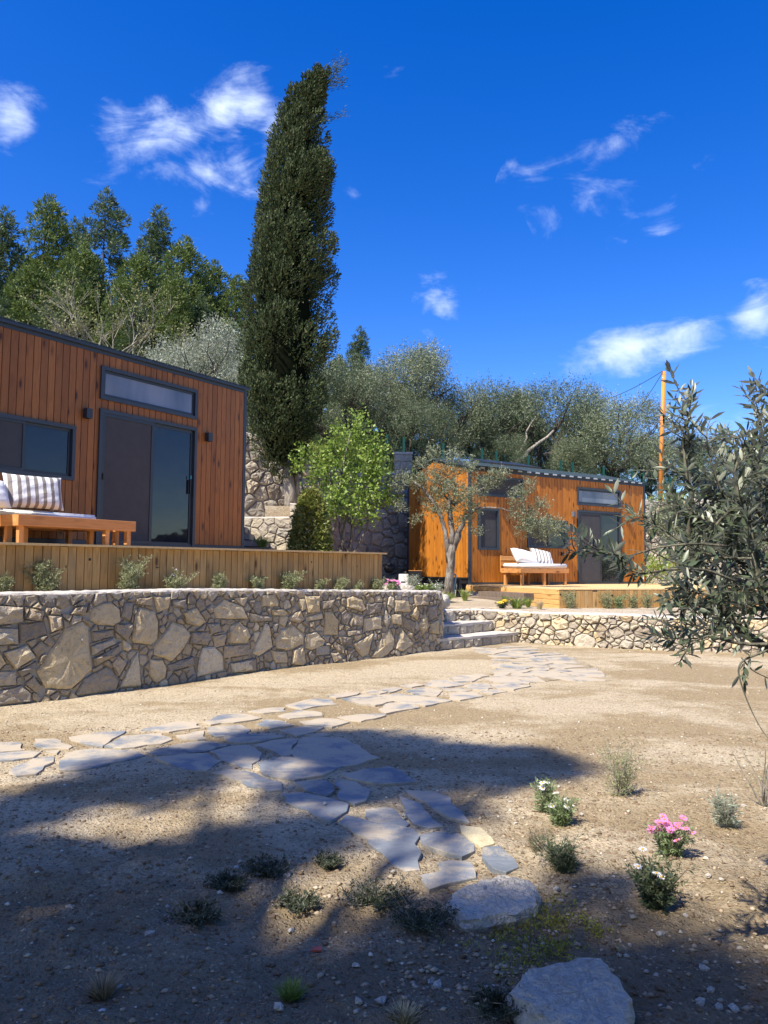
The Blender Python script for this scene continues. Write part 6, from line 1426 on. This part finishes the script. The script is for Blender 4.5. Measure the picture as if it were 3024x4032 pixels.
tuft('day_lily', 'bright strap-leaved clump beside the yellow flowers', up_at(2035, 2385, 15.95), 60, .34, .30, L_BRIGHT, .026, 'plant', seed=4, droop=1.0)
tuft('day_lily', 'smaller strap-leaved clump behind the yellow flowers', up_at(1985, 2375, 16.6), 40, .30, .26, L_BRIGHT, .022, 'plant', seed=14, droop=1.0)
tuft('grass_tuft', 'feathery green tuft left of the straw-coloured one', up_at(2080, 2380, 16.4), 130, .28, .16, L_GRASS, .01, seed=5)
tuft('grass_tuft', 'straw-green fine grass tuft by the deck corner', up_at(2125, 2395, 16.0), 140, .27, .16, L_STRAW, .008, seed=6)
shrub('flowering_plant', 'low plant with orange-yellow flowers above the stone steps', 'plant', up_at(1975, 2395, 16.0), .14, .28, L_DARK, 12, 9, .035, .012, flowers=(P_YEL, .050, OC, 7), seed=6)
tuft('grass_tuft', 'tuft of green grass on the slab steps by the near cabin', (aty(1040, 2130, 16.8)[0], 16.6, 1.86), 160, .32, .30, L_GRASS, .016, seed=8)
# foreground plants
def g_at(px, py): g = gnd(px, py); return (g[0], g[1], gz(g[0], g[1])-.008)
shrub('rosemary', 'leggy half-bare rosemary right of the flagstone path', 'plant', g_at(2440, 3130), .34, .17, L_ROSE, 14, 12, .020, .0042, (.12, 0), None, BARKP, None, .5, .55, 41, .12, 3)
shrub('lavender', 'small rounded grey-green lavender on the right', 'plant', g_at(2860, 3255), .19, .10, L_OLIVS, 22, 10, .026, .004, (-.1, 0), None, BARKP, None, .8, .2, 42, .05)
shrub('rosemary', 'sprawling nearly bare rosemary at the right picture edge', 'plant', g_at(3010, 3180), .40, .22, L_ROSE, 8, 8, .022, .004, (-.2, 0), None, BARKP, None, .5, .6, 43, .12, 1)
shrub('daisy_plant', 'green daisy clump with white flowers beside the path', 'plant', g_at(2210, 3250), .15, .09, L_DAISY, 26, 9, .024, .006, (0, 0), None, TWIG, (P_WHITE, .021, YC, 5), .6, .25, 44)
shrub('daisy_plant', 'tall slim daisy with white blooms behind the white-flowered clump', 'plant', g_at(2145, 3205), .21, .05, L_DAISY, 12, 10, .024, .006, (0, 0), None, TWIG, (P_WHITE, .021, YC, 5), .6, .2, 45)
shrub('daisy_plant', 'daisy bush covered in bright pink flowers', 'plant', g_at(2640, 3390), .17, .13, L_DAISY, 30, 9, .024, .006, (0, 0), None, TWIG, (P_PINK, .023, OC, 34), .6, .25, 46)
shrub('daisy_plant', 'dark shaded daisy bush with three white flowers', 'plant', g_at(2580, 3570), .17, .15, L_DARK, 34, 10, .026, .007, (0, 0), None, BARKD, (P_WHITE, .022, YC, 4), .6, .25, 47)
shrub('lavender', 'wilted grey lavender lying left of the pink daisies', 'plant', g_at(2230, 3430), .14, .15, L_DARK, 40, 10, .022, .0035, (-.5, .3), None, TWIG, None, .7, .3, 48)
shrub('dry_plant', 'dead twiggy brown plant behind the wilted lavender', 'plant', g_at(2110, 3350), .11, .12, L_DRY, 26, 6, .02, .0025, (0, 0), None, BARKP, None, .6, .5, 49)
for (px, py, h, w, lb, sd) in [(1490, 3540, .17, .30, 'largest dark thyme mound left of the pale boulder', 51), (1660, 3650, .15, .20, 'dark twiggy thyme just below the flagstones end', 52), (1060, 3420, .12, .20, 'dark thyme mound at the upper left of the group', 53), (1290, 3390, .09, .12, 'smallest dark thyme near the path edge', 54), (900, 3490, .10, .17, 'dark thyme left of the middle of the group', 55),
                           (780, 3610, .11, .22, 'leftmost dark thyme patch in the shade', 56), (1180, 3560, .10, .22, 'spreading thyme between the left and largest mounds', 57), (1960, 4000, .10, .20, 'dark thyme at the bottom edge beside the biggest boulder', 58)]:
    shrub('thyme_bush', lb, 'plant', g_at(px, py), h*.48, w*1.25, L_THYME, 46, 8, .016, .0045, (0, 0), 'dark thyme bushes in the shaded foreground', BARKP, None, .5, .5, sd, .2)
tuft('grass_tuft', 'short bright green grass tuft in the shaded soil', g_at(1145, 3925), 260, .085, .09, L_GRASS, .004, seed=21)
tuft('grass_tuft', 'dry brown grass tuft beside a grey stone at lower left', g_at(405, 3935), 220, .10, .10, L_DRY, .004, seed=22)
tuft('grass_tuft', 'straw-coloured clipped tuft cut by the bottom picture edge', g_at(1590, 4040), 260, .07, .10, L_STRAW, .0045, seed=23)
# sedum patch and weeds: uncountable
C = []; 
for (px, py, s_, n) in [(2180, 3560, .08, 60), (2050, 3680, .12, 120), (2110, 3720, .10, 90), (1960, 3620, .05, 40), (2280, 3640, .06, 50), (2040, 3780, .07, 50), (2350, 3670, .02, 8), (2160, 3610, .05, 40)]:
    g = gnd(px, py); C += [(g[0]+npr.normal()*s_, g[1]+npr.normal()*s_*1.1) for _ in range(n)]
C = np.array([(x, y, gz(x, y)) for x, y in C]); D = unit(npr.normal(size=C.shape)*.5+np.array([0, 0, 1])); V, Q = sprays(C, D, 9, .028, .9, .013, .005, .4); link('stonecrop', npmesh('stonecrop', V, Q, L_SEDUM), kind='stuff')
# litter: twigs and straw on the soil
x, y = fieldpts(1500, 2.1, 9, 1.4); k = offwall(x, y); x, y = x[k], y[k]; n = len(x); C = np.stack([x, y, ground_z(x, y)+.006], 1); a = npr.uniform(0, 6.28, n); D = np.stack([np.cos(a), np.sin(a), npr.normal(size=n)*.08], 1)
V, Q = leafv(C, unit(D), npr.uniform(.012, .06, n), .003); link('twig_litter', npmesh('twig_litter', V, Q, L_DRY), kind='stuff')
# grass and weeds on the bank behind the fence
n = 16000; X_ = npr.uniform(-14, 18, n); Y_ = npr.uniform(22, 36, n); k = sd_behind(X_, Y_, BW, .3) > 0; X_, Y_ = X_[k], Y_[k]; C = np.stack([X_, Y_, np.array([hz(a, c)-.05 for a, c in zip(X_, Y_)])], 1); D = unit(npr.normal(size=C.shape)*.35+np.array([0, 0, 1])); V, Q = sprays(C, D, 3, .2, .5, .28, .03, .7); link('bank_weeds', npmesh('bank_weeds', V, Q, L_GRASS), kind='stuff')
# scrub hanging in front of the tall wall at the right
for i, (px, py, Y, r_, lb) in enumerate([(2640, 2080, 25.2, .95, 'grey shrub hanging over the tall wall right of the farther cabin'), (2800, 2060, 24.5, 1.2, 'broad olive shrub before the tall wall behind the near twigs'), (2960, 2100, 24, 1.3, 'olive shrub before the tall wall at the right edge'), (2630, 2250, 22.5, .5, 'light green shrub beside the right corner of the farther cabin')]):
    c = aty(px, py, Y); tr_ = thing('shrub', lb, 'shrub'); rr_ = random.Random(i); lbs = [(c+np.array([rr_.uniform(-1, 1)*r_, rr_.uniform(-.3, .3), rr_.uniform(-.5, .5)*r_]), r_*.4) for _ in range(9)]
    foliage('crown', lbs, L_OLIVE if i < 3 else L_BRIGHT, tr_, 34, 7, .3, .10, .03, up=.6, keep=.5, lo=.2); b = MB(); limb(b, (c[0], Y+.1, c[2]-r_*1.3 if i < 3 else .8), c, .05, .02); b.obj('stem', BARKP, tr_)
